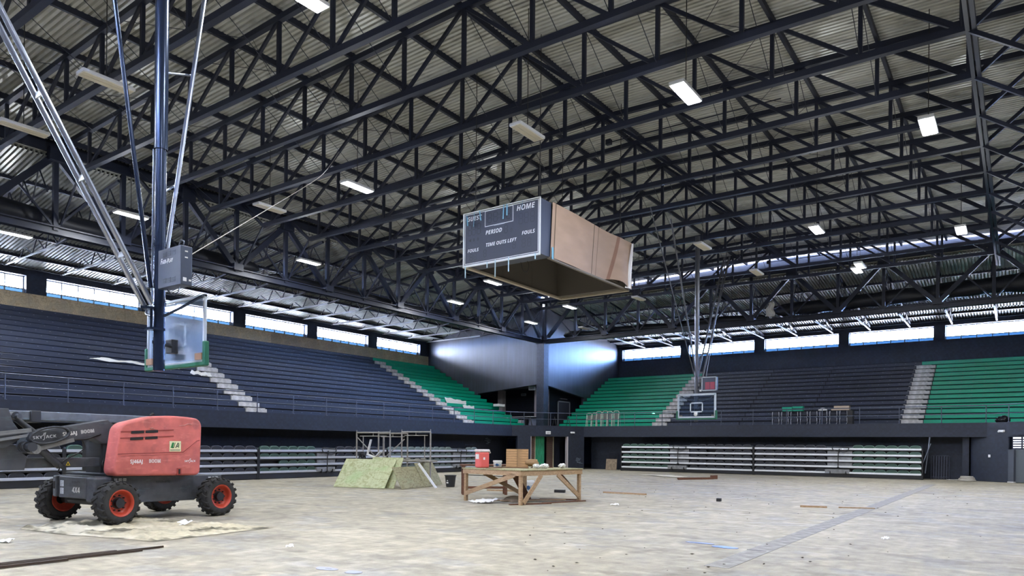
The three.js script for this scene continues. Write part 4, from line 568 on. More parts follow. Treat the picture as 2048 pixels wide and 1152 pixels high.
  // graffiti-like chalk scrawls on the dark corner walls
  const chalk = (label, w, h, pos, turn) => { const [pg, m] = decal(w, h, (x, W, H) => { x.strokeStyle = 'rgba(150,165,180,0.9)'; x.lineWidth = 3; for (let k = 0; k < 9; k++) { x.beginPath(); let a = rnd() * W * 0.4 + k * 8, b = H * (0.15 + 0.09 * k); x.moveTo(a, b); for (let i = 0; i < 5; i++) { a += W * 0.09 * rnd() + 6; b += (rnd() - 0.45) * 14; x.lineTo(a, b); } x.stroke(); } }, 256); const o = single('chalk_scrawl', pg, m, label, 'scrawl'); o.position.set(...pos); o.rotation.y = turn; };
  chalk('pale scrawl on the dark wall left of the corner doorway', 0.9, 0.5, [-29.98, 1.95, -39.2], Math.PI / 2); chalk('pale scrawl low on the wall right of the corner doorway', 0.9, 0.5, onC(5.0, 0.62, 0.004), Math.atan2(4.5, 3.1));

  // crowd barriers and a board in the recesses
  const barrier = (label, w, h, n, pos, turn, lean, m) => {
    const t = thing('crowd_barrier', label, 'barrier', pos, turn, 'crowd barriers'), q = new THREE.Group(); const v = (x, y, z) => new THREE.Vector3(x, y, z - Math.sin(lean) * y * 1.0);
    part('frame', [rod(v(-w / 2, 0, 0), v(-w / 2, h - 0.06, 0), 0.024, 8), rod(v(w / 2, 0, 0), v(w / 2, h - 0.06, 0), 0.024, 8), rod(v(-w / 2 + 0.05, h, 0), v(w / 2 - 0.05, h, 0), 0.024, 8), rod(v(-w / 2, h - 0.06, 0), v(-w / 2 + 0.05, h, 0), 0.024, 8), rod(v(w / 2, h - 0.06, 0), v(w / 2 - 0.05, h, 0), 0.024, 8), rod(v(-w / 2, 0.12, 0), v(w / 2, 0.12, 0), 0.02, 8)], m, t);
    for (let i = 1; i <= n; i++) { const x = -w / 2 + w * i / (n + 1); part('slat', bar(v(x, 0.02, 0), v(x, h - 0.02, 0), 0.035, 0.02), m, t); } return q;
  };
  const bm = mat(0.04, 0.045, 0.065, 0.5, 0.3), bm2 = mat(0.014, 0.016, 0.03, 0.5, 0.3);
  barrier('dark slatted crowd barrier leaning at the right end of the far seating', 0.86, 1.3, 6, [-3.55, 0, -45.3], 0, 0.12, bm);
  barrier('dark crowd barrier in shadow behind the tan board', 0.75, 1.2, 6, [-23.5, 0, -45.45], 0, 0.1, bm2);
  barrier('dark crowd barrier in shadow left of the corner doorway', 1.0, 1.65, 7, [-29.3, 0, -36.6], Math.PI / 2, 0.12, bm2);
  single('board', planar(RB(-0.42, 0.42, 0, 0.78, -0.01, 0.01, 0.004).rotateX(-0.12).translate(-23.2, 0, -44.5)), dusty(0.42, 0.32, 0.22, 0.8), 'tan board leaning at the left end of the far seating', 'board');
  const hose = thing('hose_coil', 'coiled pale hose on the floor by the barrier at the far right', 'hose', [-2.25, 0, -44.15]);
  part('coil', [0, 1, 2, 3].map((k) => new THREE.TorusGeometry(0.38 - 0.04 * k, 0.04, 8, 40).rotateX(Math.PI / 2 + rr(-0.05, 0.05)).translate(rr(-0.02, 0.02), 0.045 + 0.06 * k, 0)), mat(0.42, 0.39, 0.34, 0.7), hose); part('loose_end', tube([new THREE.Vector3(-0.3, 0.06, 0.1), new THREE.Vector3(-0.55, 0.04, 0.05), new THREE.Vector3(-0.9, 0.03, 0)], 0.03, 14, 8), mat(0.42, 0.39, 0.34, 0.7), hose);
}

// ---------------------------------------------------------------- things on the balcony
{
  const Y = BALC;
  // trestle tables on the corner landing
  const table = (label, w, pos, turn) => { const t = thing('folding_table', label, 'table', pos, turn, 'folding tables on the landing'); part('tabletop', RB(0, w, 0.84, 0.9, -0.75, 0, 0.02), mat(0.42, 0.42, 0.46, 0.5), t, 'pale tabletop'); for (const x of [0.15, w - 0.15]) part('leg', [rod(new THREE.Vector3(x, 0, -0.06), new THREE.Vector3(x, 0.84, -0.12), 0.02, 6), rod(new THREE.Vector3(x, 0, -0.68), new THREE.Vector3(x, 0.84, -0.6), 0.02, 6), rod(new THREE.Vector3(x, 0.2, -0.08), new THREE.Vector3(x, 0.2, -0.66), 0.015, 6)], M.black, t); };
  table('long folding table on the landing left of the column, its left half', 1.45, [-33.6, Y, -46.55], 0); table('long folding table on the landing touching the column', 1.3, [-32.0, Y, -46.5], 0);
  single('storage_box', RB(-32.9, -32.3, Y, Y + 0.62, -47.1, -46.6, 0.03), mat(0.36, 0.36, 0.4, 0.6), 'pale box under the left folding table', 'box'); single('storage_box', RB(-31.7, -30.9, Y, Y + 0.7, -47.2, -46.75, 0.03), mat(0.13, 0.14, 0.2, 0.6), 'dark grey box under the right folding table', 'box');
  const easel = (label, pos) => { const t = thing('folding_stand', label, 'stand', pos); part('legs', [rod(new THREE.Vector3(-0.22, 0, 0), new THREE.Vector3(0, 0.8, 0), 0.02, 6), rod(new THREE.Vector3(0.2, 0, 0.05), new THREE.Vector3(0, 0.8, 0), 0.02, 6), rod(new THREE.Vector3(0.02, 0, -0.3), new THREE.Vector3(0, 0.8, 0), 0.02, 6)], M.black, t); };
  easel('black folding stand in front of the landing tables', [-30.3, Y, -44.9]); easel('black folding stand right of the corner column', [-28.6, Y, -45.7]); easel('black folding stand at the foot of the landing door', [-28.0, Y, -46.7]);
  // racks of folded pale metal chairs by the corner green benches
  const pale = mat(0.55, 0.52, 0.46, 0.5, 0.2);
  const folded = (label, x, h, u) => { const t = thing('folded_chair', label, 'chair', [x, Y, -u], 0, 'folded metal chairs at the corner railing'); const v = (a, b, c) => new THREE.Vector3(a, b, c); part('back_frame', tube([v(-0.21, 0.0, 0.1), v(-0.21, h - 0.12, -0.02), v(-0.14, h, -0.03), v(0.14, h, -0.03), v(0.21, h - 0.12, -0.02), v(0.21, 0, 0.1)], 0.02, 36, 7), pale, t); part('leg', [rod(v(-0.13, 0.0, 0.0), v(-0.16, h - 0.15, 0.0), 0.016, 6)], pale, t); part('leg', [rod(v(0.13, 0, 0), v(0.16, h - 0.15, 0), 0.016, 6)], pale, t); part('seat', RB(-0.14, 0.14, 0.5, h - 0.14, -0.06, -0.03, 0.01), mat(0.1, 0.11, 0.1, 0.6), t); };
  [[-25.75, 1.0], [-25.35, 1.02], [-24.95, 1.12], [-24.5, 1.14], [-24.08, 1.1], [-23.6, 1.13]].forEach(([x, h], i) => folded(`folded pale metal chair standing at the corner railing, ${ORD[i]} from the left`, x, h, 45.9 + 0.1 * (i % 2)));
  single('leaning_bar', [rod(V(-23.1, Y, 45.7), V(-23.3, Y + 0.95, 46), 0.014, 6), rod(V(-22.75, Y, 45.7), V(-23.0, Y + 0.95, 46), 0.014, 6)], M.greySteel, 'two thin grey bars right of the folded pale chairs', 'bar');
  // stacked padded chairs by the railing before the navy benches
  const chrome = mat(0.62, 0.63, 0.66, 0.3, 0.6), cushion = mat(0.03, 0.033, 0.05, 0.7);
  const chair = (x, k, label) => { const t = thing('stacked_chair', label, 'chair', [x, Y + 0.02 + k * 0.42, -46.15], 0, 'black padded chairs stacked at the far railing'); const v = (a, b, c) => new THREE.Vector3(a, b, c); for (const s of [-1, 1]) part('side_frame', tube([v(s * 0.17, 0, 0.22), v(s * 0.2, 0.12, 0.1), v(s * 0.2, 0.25, 0.12), v(s * 0.19, 0.4, 0.1)], 0.014, 14, 6), chrome, t); part('seat', RB(-0.2, 0.2, 0.16, 0.23, -0.2, 0.1, 0.02), cushion, t); part('backrest', RB(-0.19, 0.19, 0.22, 0.4, -0.2, -0.15, 0.02), cushion, t); };
  for (let i = 0; i < 8; i++) for (let k = 0; k < 2; k++) chair(-12.5 + i * 0.56, k, `black padded chair with bright legs, ${k ? 'upper' : 'lower'} of the ${ORD[i]} pair from the left`);
  const boxOn = (label, x, w, y, m, d = 0.35) => single('carton', [RB(x, x + w, Y + y, Y + y + 0.13, -46.3, -46.3 + d, 0.012), ...[0.25, 0.7].map((f) => B(x + w * f, x + w * f + 0.03, Y + y - 0.001, Y + y + 0.132, -46.3 + d, -46.3 + d + 0.004))], m, label, 'box', 'cartons on the stacked chairs');
  const gm = mat(0.0, 0.3, 0.18, 0.5), cm = mat(0.45, 0.36, 0.27, 0.8);
  boxOn('green carton on the stacked chairs, upper left of four', -12.1, 0.6, 1.0, gm); boxOn('green carton on the stacked chairs, upper right of four', -11.48, 0.62, 1.03, gm); boxOn('green carton on the stacked chairs, lower left of four', -12.08, 0.6, 0.87, gm); boxOn('green carton on the stacked chairs, lower right of four', -11.46, 0.6, 0.87, gm);
  boxOn('tan carton on the stacked chairs at their right end, upper', -9.1, 0.85, 1.0, cm); boxOn('tan carton on the stacked chairs at their right end, lower', -9.25, 1.0, 0.87, cm);
  single('white_hood', new THREE.SphereGeometry(0.26, 20, 10, 0, 6.3, 0, 1.57).scale(1, 0.62, 0.8).translate(-9.75, Y + 0.88, -46.1), M.white, 'white domed cover lying on the stacked chairs', 'cover');
  single('speaker_case', RB(-8.35, -8.05, Y, Y + 0.85, -46.4, -45.9, 0.02), M.black, 'black case at the right end of the stacked chairs', 'case');
  const bag = new THREE.SphereGeometry(0.34, 28, 18), bp = bag.attributes.position; for (let i = 0; i < bp.count; i++) { const k = 0.85 + 0.4 * (fbm(bp.getX(i) + 2, bp.getY(i) * 0.6 + bp.getZ(i) * 0.8 + 2, 9, 9, 3, 77) - 0.5); bp.setXYZ(i, bp.getX(i) * k * 1.2, Math.max(-0.14, bp.getY(i) * k * 0.8), bp.getZ(i) * k); } bag.computeVertexNormals();
  single('rubbish_bag', bag.translate(-0.72, Y + 0.16, -45.6), mat(0.01, 0.01, 0.014, 0.25), 'glossy black rubbish bag behind the far right railing', 'bag');
  // pale sheets and papers left on the benches
  const sheet = (label, pts, m, seedK, name = 'plastic_sheet', cat = 'sheet') => single(name, quad(...pts, 24, 8, (o, s, t) => { o.y += 0.05 * (fbm(s + 1, t + seedK, 12, 12, 3, 5) - 0.5) + 0.03 * Math.sin(s * 17 + seedK); o.x += 0.06 * (fbm(s + 3, t + seedK, 9, 9, 2, 6) - 0.5); }), m, label, cat);
  const sm = mat(0.75, 0.75, 0.72, 0.6, 0, { side: THREE.DoubleSide });
  sheet('crumpled white plastic lying along the navy benches behind the near hoop', [V(-35.3, 5.48, 15.6), V(-35.3, 5.44, 20), V(-35.5, 5.55, 19.8), V(-35.5, 5.62, 16.3)], sm, 1);
  sheet('white plastic scrap on the navy bench under the near backboard', [V(-34.0, 5.1, 19.8), V(-34.0, 5.06, 21), V(-34.2, 5.25, 21), V(-34.2, 5.3, 20)], sm, 2);
  sheet('white sheet hanging over the green benches beside the far steps, upper piece', [V(-34.66, 4.76, 40.3), V(-34.66, 4.66, 42.6), V(-34.72, 5.02, 42.6), V(-34.74, 5.2, 40.1)], sm, 3); sheet('white sheet hanging over the green benches beside the far steps, lower piece', [V(-34.03, 4.38, 41.6), V(-34.03, 4.34, 42.8), V(-34.08, 4.62, 42.8), V(-34.08, 4.68, 41.4)], sm, 4);
  single('white_box', RB(-33.9, -33.4, 4.72, 4.92, -45.9, -45.0, 0.02), M.white, 'white box on the end of the green benches by the corner', 'box');
}

// ---------------------------------------------------------------- boom lift: local x along the hall, local z towards the camera
{
  const t = thing('boom_lift', 'red and grey boom lift with red wheels parked on a stained drop cloth', 'lift', [-15.52, 0, -8.04], THREE.MathUtils.degToRad(96.7));
  const v = (x, y, z) => new THREE.Vector3(x, y, z);
  const scuff = tex(512, (u, w) => { const n = fbm(u, w, 6, 6, 5, 201), s = smooth(0.6, 0.8, fbm(u, w, 5, 24, 4, 207)), d = smooth(0.62, 0.85, fbm(u, w, 7, 5, 5, 211)); const k = 0.86 + 0.25 * (n - 0.5); return [k + 0.06 * s - 0.1 * d, k + 0.12 * s - 0.08 * d, k + 0.12 * s - 0.07 * d]; });
  const red = mat(0.8, 0.19, 0.155, 0.6, 0, { map: scuff }), rimRed = mat(0.66, 0.075, 0.035, 0.45, 0, { map: scuff }), grey = mat(0.11, 0.115, 0.13, 0.5, 0.1, { map: scuff }), dark = mat(0.035, 0.038, 0.045, 0.55), light = mat(0.3, 0.3, 0.3, 0.5, 0.2, { map: scuff }), boomGrey = mat(0.26, 0.29, 0.34, 0.4, 0.2, { map: scuff }), slot = mat(0.012, 0.01, 0.01, 0.8);
  // wheels
  const R = 0.43, W = 0.33;
  const tyreG = (() => {
    const pr = [[0.255, -W / 2 + 0.03], [0.27, -W / 2 + 0.005], [0.36, -W / 2], [0.392, -W / 2 + 0.03], [0.408, -0.06], [0.408, 0.06], [0.392, W / 2 - 0.03], [0.36, W / 2], [0.27, W / 2 - 0.005], [0.255, W / 2 - 0.03]].map((p) => new THREE.Vector2(...p));
    const g = [new THREE.LatheGeometry(pr, 48).rotateX(Math.PI / 2)];
    for (let i = 0; i < 18; i++) for (const s of [-1, 1]) { // chevron lugs
      const a = (i + (s > 0 ? 0.5 : 0)) / 18 * 2 * Math.PI, da = 0.2;
      const at = (ang, z, r) => v(Math.cos(ang) * r, Math.sin(ang) * r, z);
      const A = at(a, s * 0.005, 0.404), Bm = at(a + da * 0.55, s * 0.08, 0.404), C = at(a + da, s * (W / 2 - 0.012), 0.398), D = at(a + da * 1.05, s * (W / 2 - 0.002), 0.378);
      const up = at(a + da / 2, 0, 1).normalize();
      g.push(bar(A, Bm, 0.05, 0.05, up), bar(Bm, C, 0.06, 0.05, up), bar(C, D, 0.06, 0.03, up));
    }
    return planar(join(g.map(plain)), 2);
  })();
  const rimG = new THREE.LatheGeometry([[0.105, 0.03], [0.12, 0.035], [0.17, 0.03], [0.185, 0.045], [0.21, 0.055], [0.222, 0.1], [0.235, 0.15], [0.262, 0.165], [0.268, 0.155], [0.255, 0.12], [0.24, -0.1], [0.262, -0.16], [0.24, -0.165], [0.21, -0.08], [0.1, -0.06]].map((p) => new THREE.Vector2(...p)), 40).rotateX(Math.PI / 2);
  const hubG = join([cyl(0.1, 0.095, 0.1, 24).rotateX(Math.PI / 2).translate(0, 0, 0.07), cyl(0.118, 0.118, 0.04, 24).rotateX(Math.PI / 2).translate(0, 0, 0.03)]), nutG = join(Array.from({ length: 9 }, (_, i) => cyl(0.016, 0.016, 0.035, 6).rotateX(Math.PI / 2).translate(0.15 * Math.cos(i * 0.698), 0.15 * Math.sin(i * 0.698), 0.05)));
  const wheel = (x, z, side, steer) => { const w = sub('wheel', t); w.position.set(x, R, z); w.rotation.set(0, (side > 0 ? 0 : Math.PI) + steer, 0); part('tyre', tyreG, M.rubber, w); part('rim', rimG, rimRed, w, 'red rim'); part('hub', hubG, M.black, w); part('wheel_nuts', nutG, M.black, w).userData.kind = 'stuff'; };
  wheel(-1.27, 0.98, 1, 0.06); wheel(1.06, 0.98, 1, 0); wheel(-1.27, -0.98, -1, 0.1); wheel(1.06, -0.98, -1, 0);
  // chassis
  const side = [[-1.5, 0.6], [-1.42, 0.5], [-0.78, 0.5], [-0.7, 0.4], [0.72, 0.37], [0.82, 0.46], [1.3, 0.5], [1.42, 0.62], [1.42, 0.88], [-1.5, 0.93]];
  part('chassis', planar(extrude(side, 1.3, 0.015).translate(0, 0, -0.65)), grey, t);
  part('axle', [rod(v(-1.2, 0.43, -0.9), v(-1.2, 0.43, 0.9), 0.085, 14), rod(v(1.06, 0.43, -0.9), v(1.06, 0.43, 0.9), 0.085, 14), B(-1.32, -1.08, 0.36, 0.56, -0.68, 0.68), rod(v(-1.44, 0.45, -0.3), v(-1.44, 0.45, 0.55), 0.06, 12)], dark, t);
  part('front_plate', [RB(-1.6, -1.4, 0.5, 0.93, -0.42, 0.5, 0.03), RB(-1.66, -1.4, 0.52, 0.94, -0.52, -0.4, 0.03), RB(-1.58, -1.2, 0.44, 0.93, 0.46, 0.76, 0.05)], grey, t);
  part('tow_slot', [RB(-1.668, -1.65, 0.68, 0.83, -0.49, -0.43, 0.01)], slot, t);
  part('turntable_ring', [cyl(0.5, 0.5, 0.1, 36).translate(-0.05, 0.945, 0)], dark, t); part('turntable_deck', planar(RB(-1.25, 0.62, 0.93, 1.0, -0.8, 0.8, 0.02)), dark, t);
  // hoods: rounded shells either side of the boom
  const hoodOutline = (() => { const s = new THREE.Shape(); s.moveTo(-1.33, 1.0); s.lineTo(0.58, 0.965); s.quadraticCurveTo(0.67, 0.965, 0.67, 1.06); s.lineTo(0.7, 1.95); s.quadraticCurveTo(0.7, 2.1, 0.54, 2.115); s.quadraticCurveTo(-0.1, 2.17, -0.62, 2.095); s.lineTo(-1.1, 1.98); s.quadraticCurveTo(-1.27, 1.94, -1.29, 1.8); s.lineTo(-1.4, 1.12); s.quadraticCurveTo(-1.41, 1.0, -1.33, 1.0); return s; })();
  const hoodG = (w) => { const g = new THREE.ExtrudeGeometry(hoodOutline, { depth: w, bevelEnabled: true, bevelSize: 0.05, bevelThickness: 0.07, bevelSegments: 4, curveSegments: 10 }); return planar(toCreasedNormals(g, 0.6), 0.8); };
  for (const [z, w] of [[0.66, 0.22]]) {
    const hd = sub('hood', t, 'faded red engine hood'); part('shell', hoodG(w).translate(0, 0, z), red, hd); hd.position.x = 0.003; hd.scale.x = 0.91;
    const F = z + w + 0.072;
    part('panel_groove', [bar(v(-1.36, 1.385, F), v(0.24, 1.42, F), 0.014, 0.006, v(0, 0, 1)), bar(v(0.24, 1.42, F), v(0.6, 1.66, F), 0.014, 0.006, v(0, 0, 1)), bar(v(0.6, 1.66, F), v(0.68, 1.68, F), 0.014, 0.006, v(0, 0, 1))], mat(0.2, 0.03, 0.025, 0.7), hd);
    part('panel_ridge', [bar(v(-1.36, 1.365, F), v(0.24, 1.4, F), 0.026, 0.012, v(0, 0, 1)), bar(v(0.24, 1.4, F), v(0.6, 1.64, F), 0.026, 0.012, v(0, 0, 1))], red, hd);
    for (const [y, x0] of [[1.83, -1.3], [1.7, -1.31]]) part('groove', bar(v(x0, y, F), v(-0.02, y + 0.06, F), 0.022, 0.01, v(0, 0, 1)), mat(0.3, 0.05, 0.04, 0.7), hd);
    for (const [x, y] of [[-1.06, 1.815], [-0.72, 1.835], [-1.08, 1.685], [-0.73, 1.705]]) part('vent', bar(v(x, y + 0.005, F + 0.002), v(x + 0.3, y + 0.022, F + 0.002), 0.055, 0.01, v(0, 0, 1)), slot, hd);
    part('latch_recess', [RB(0.06, 0.2, 0.93, 1.09, F - 0.03, F + 0.006, 0.02)], mat(0.33, 0.05, 0.04, 0.6), hd); part('latch', RB(0.11, 0.15, 0.96, 1.06, F, F + 0.02, 0.006), slot, hd);
    const put = (w2, h2, x, y, draw, px, label, name = 'lettering') => { const [g, m] = decal(w2, h2, draw, px); part(name, g.translate(x, y, F + 0.004), m, hd, label); };
    put(0.44, 0.13, -0.93, 1.235, words('SJ46AJ', '#f2f0ee', 'bold @px sans-serif'), 512, 'white lettering'); put(0.36, 0.12, -0.49, 1.24, words('BOOM', '#f0e4e0', 'bold @px sans-serif', true), 512, 'outlined white lettering');
    const sky = (x, w0, h0) => { x.save(); x.translate(w0 * 0.02, 0); x.fillStyle = '#f2f2f2'; x.textBaseline = 'middle'; x.font = `bold ${h0 * 0.46}px sans-serif`; x.save(); x.scale(1.28, 1); x.fillText('SKY', 0, h0 * 0.56); const a = x.measureText('SKY').width; x.fillText('ACK', a + h0 * 0.27, h0 * 0.56); x.restore(); const jx = a * 1.28 + h0 * 0.16; x.lineWidth = h0 * 0.07; x.strokeStyle = '#f2f2f2'; x.lineCap = 'round'; x.beginPath(); x.moveTo(jx + h0 * 0.22, h0 * 0.1); x.quadraticCurveTo(jx + h0 * 0.06, h0 * 0.4, jx + h0 * 0.04, h0 * 0.72); x.quadraticCurveTo(jx - h0 * 0.02, h0 * 0.9, jx - h0 * 0.12, h0 * 0.86); x.stroke(); x.beginPath(); x.moveTo(jx + h0 * 0.08, h0 * 0.12); x.lineTo(jx - h0 * 0.1, h0 * 0.42); x.stroke(); x.restore(); };
    put(0.36, 0.12, 0.44, 1.235, sky, 512, 'white lettering'); t.userData.sky = undefined; delete t.userData.sky; M.skyDraw = sky;
    put(0.3, 0.22, 0.02, 1.545, (x, w0, h0) => { x.fillStyle = '#e2dcb0'; x.fillRect(0, 0, w0, h0); x.fillStyle = '#1e7a3c'; x.beginPath(); x.moveTo(w0 * 0.24, h0 * 0.14); x.lineTo(w0 * 0.42, h0 * 0.14); x.lineTo(w0 * 0.33, h0 * 0.66); x.lineTo(w0 * 0.1, h0 * 0.66); x.fill(); x.strokeStyle = '#14351f'; x.lineWidth = h0 * 0.07; x.beginPath(); x.moveTo(w0 * 0.5, h0 * 0.14); x.lineTo(w0 * 0.42, h0 * 0.5); x.quadraticCurveTo(w0 * 0.38, h0 * 0.66, w0 * 0.26, h0 * 0.66); x.stroke(); x.fillStyle = '#14351f'; x.font = `italic bold ${h0 * 0.7}px sans-serif`; x.textBaseline = 'alphabetic'; x.fillText('A', w0 * 0.5, h0 * 0.66); x.fillStyle = '#b9c48a'; x.beginPath(); x.moveTo(w0 * 0.86, h0 * 0.14); x.lineTo(w0 * 0.97, h0 * 0.14); x.lineTo(w0 * 0.85, h0 * 0.66); x.lineTo(w0 * 0.78, h0 * 0.66); x.fill(); x.fillStyle = '#6c7360'; x.fillRect(w0 * 0.06, h0 * 0.82, w0 * 0.88, h0 * 0.08); }, 512, 'cream and green logo plate', 'logo_plate');
    const scr = []; for (const [a, b] of [[v(0.12, 1.985, F + 0.003), v(0.28, 2.0, F + 0.003)], [v(0.26, 2.0, F + 0.003), v(0.36, 2.03, F + 0.003)], [v(0.34, 2.03, F + 0.003), v(0.46, 2.02, F + 0.003)], [v(-0.62, 1.92, F + 0.003), v(-0.5, 1.9, F + 0.003)], [v(-0.6, 1.9, F + 0.003), v(-0.55, 1.93, F + 0.003)]]) scr.push(bar(a, b, 0.003, 0.014, v(0, 0, 1))); part('paint_scrape', scr, mat(0.75, 0.55, 0.5, 0.7), hd).userData.kind = 'stuff';
  }
  part('exhaust_stub', [tube([v(-0.3, 2.1, 0.6), v(-0.3, 2.19, 0.6), v(-0.24, 2.23, 0.6)], 0.03, 10, 10), cyl(0.09, 0.08, 0.02, 14).translate(-0.3, 2.14, 0.6)], M.black, t);
  // boom parts: turret posts, lower riser, upper riser, main boom, knuckle and jib
  part('engine_block', [B(-0.85, 0.6, 1.0, 1.95, 0.34, 0.6), B(-0.85, 0.6, 1.0, 1.95, -0.9, -0.34)], M.black, t); part('turret_post', planar(join([B(-1.1, 0.4, 1.0, 2.0, -0.3, -0.22), B(-1.1, 0.4, 1.0, 2.0, 0.22, 0.3), B(-1.15, -0.95, 1.0, 1.62, -0.25, 0.25)])), dark, t);
  part('main_boom', planar(join([RB(-2.9, 0.85, 2.02, 2.2, -0.34, -0.08, 0.02)])), boomGrey, t, 'pale grey main boom');
  part('lower_riser', planar(join([RB(-2.95, -0.95, 1.12, 1.31, 0.02, 0.22, 0.015), extrude([[-3.1, 1.1], [-2.6, 1.1], [-2.55, 1.32], [-2.78, 1.55], [-3.1, 1.5]], 0.3, 0.01).translate(0, 0, -0.02)])), grey, t);
  part('upper_riser', planar(join([extrude([[-2.62, 1.5], [-2.55, 1.76], [-2.2, 1.84], [-1.05, 2.06], [-0.95, 1.98], [-1.0, 1.6], [-1.14, 1.6], [-1.35, 1.72], [-2.2, 1.55]], 0.26, 0.012).translate(0, 0, 0.05)])), grey, t);
  for (const kz of [0.28, -0.36]) part('knuckle_plate', planar(extrude([[-3.3, 1.5], [-3.3, 2.2], [-2.9, 2.2], [-2.84, 1.98], [-2.7, 1.78], [-2.72, 1.66], [-2.95, 1.5]], 0.06, 0.01).translate(0, 0, kz)), grey, t);
  part('boom_head', planar(join([RB(-2.32, -2.14, 1.98, 2.21, -0.38, -0.02, 0.02)])), dark, t);
  part('lift_cylinder', [rod(v(-2.72, 2.08, 0.12), v(-2.1, 1.6, 0.12), 0.055, 16), rod(v(-2.74, 2.09, 0.0), v(-2.74, 2.09, 0.28), 0.07, 16)], dark, t); part('cylinder_pin', [rod(v(-2.72, 2.08, 0.02), v(-2.72, 2.08, 0.36), 0.045, 14)], M.greySteel, t);
  part('tilt_cylinder', [rod(v(-2.45, 1.55, 0.34), v(-1.98, 1.15, 0.3), 0.06, 16), rod(v(-2.25, 1.5, 0.2), v(-1.85, 1.12, 0.2), 0.045, 14), rod(v(-2.0, 1.17, 0.2), v(-2.0, 1.17, 0.37), 0.03, 12)], dark, t);
  part('link_arm', [bar(v(-3.3, 1.72, 0.42), v(-2.55, 1.83, 0.42), 0.03, 0.075, v(0, 1, 0)), bar(v(-3.3, 1.6, 0.42), v(-2.6, 1.73, 0.42), 0.03, 0.05)], light, t); part('link_arm', [bar(v(-2.5, 1.46, 0.42), v(-1.78, 1.66, 0.42), 0.03, 0.075), rod(v(-2.5, 1.48, 0.3), v(-2.5, 1.48, 0.5), 0.09, 20)], light, t);
  part('pivot_drum', [cyl(0.085, 0.085, 0.3, 24).rotateX(Math.PI / 2).translate(-2.6, 1.52, 0.42), ...[0, 1, 2, 3].map((k) => new THREE.TorusGeometry(0.09, 0.012, 8, 24).translate(-2.62, 1.52, 0.3 + k * 0.05))], dark, t);
  const chain = []; for (let i = 0; i < 30; i++) { const a = i / 30 * 2 * Math.PI; const p = v(-2.26 + 0.36 * Math.cos(a), 1.74 + 0.15 * Math.sin(a) + 0.06 * Math.cos(a), 0.46); chain.push(B(-0.026, 0.026, -0.012, 0.012, -0.05, 0.05).rotateZ(Math.atan2(0.15 * Math.cos(a), -0.36 * Math.sin(a))).translate(p.x, p.y, p.z)); }
  part('cable_track', [...chain, tube(Array.from({ length: 14 }, (_, i) => { const a = i / 14 * 2 * Math.PI; return v(-2.26 + 0.35 * Math.cos(a), 1.74 + 0.145 * Math.sin(a) + 0.06 * Math.cos(a), 0.5); }), 0.022, 50, 6, true)], dark, t);
  { const [g, m] = decal(0.5, 0.17, (x, w, h) => M.skyDraw(x, w, h), 512); part('lettering', g.rotateZ(0.1).translate(-2.24, 1.72, 0.328), m, t, 'white lettering'); }
  { const [g, m] = decal(0.36, 0.12, words('SJ46AJ', '#eceae6', 'bold @px sans-serif'), 512); part('lettering', g.rotateZ(0.13).translate(-1.8, 1.78, 0.325), m, t, 'white lettering'); const [g2, m2] = decal(0.3, 0.11, words('BOOM', '#dcdcdc', 'bold @px sans-serif', true), 512); part('lettering', g2.rotateZ(0.13).translate(-1.46, 1.83, 0.325), m2, t, 'outlined white lettering'); }
  { const [g, m] = decal(0.09, 0.08, (x, w, h) => { x.fillStyle = '#e6cf3a'; x.beginPath(); x.moveTo(w / 2, 0); x.lineTo(w, h); x.lineTo(0, h); x.fill(); x.fillStyle = '#2a2718'; x.beginPath(); x.moveTo(w / 2, h * 0.35); x.lineTo(w * 0.72, h * 0.85); x.lineTo(w * 0.28, h * 0.85); x.fill(); }, 64); part('warning_triangle', g.translate(-1.78, 1.2, 0.232), m, t, 'yellow warning triangle'); }
  // front and side markings
  const stick = (w, h, x, y, z, ry, draw, label, name = 'lettering', px = 256) => { const [g, m] = decal(w, h, draw, px); part(name, g.rotateY(ry).translate(x, y, z), m, t, label); };
  stick(0.27, 0.2, -1.606, 0.67, 0.2, -Math.PI / 2, words('4X4', '#f0f0f0', 'bold @px sans-serif'), 'white lettering');
  stick(0.3, 0.06, -1.606, 0.83, 0.2, -Math.PI / 2, words('53723-0152', '#14161a', 'bold @px monospace'), 'dark lettering');
  for (const y of [0.64, 0.79]) stick(0.12, 0.12, -1.606, y, -0.28, -Math.PI / 2, (x, w, h) => { x.fillStyle = '#c9ccd0'; x.fillRect(0, 0, w, h); x.fillStyle = '#777c84'; for (let i = 0; i < 6; i++) x.fillRect(w * 0.1, h * (0.1 + 0.15 * i), w * (0.4 + 0.4 * rnd()), h * 0.06); }, 'pale label', 'label', 64);
  stick(0.42, 0.07, -0.05, 0.79, 0.672, 0, words('53723-0152', '#15171b', 'bold @px monospace'), 'dark lettering');
  for (const [x, y, z] of [[-1.0, 0.865, 0.672], [1.2, 0.83, 0.672], [-1.4, 0.66, 0.775]]) stick(x < -1.3 ? 0.14 : 0.26, 0.055, x, y, z, 0, (c, w, h) => { c.fillStyle = '#d9dcdf'; for (let i = 0; i < 3; i++) c.fillRect(i * w * 0.36, 0, w * 0.27, h); c.fillStyle = '#70757c'; for (let i = 0; i < 9; i++) c.fillRect(i * w * 0.11, h * 0.3, w * 0.05, h * 0.4); }, 'pale labels', 'label', 128);
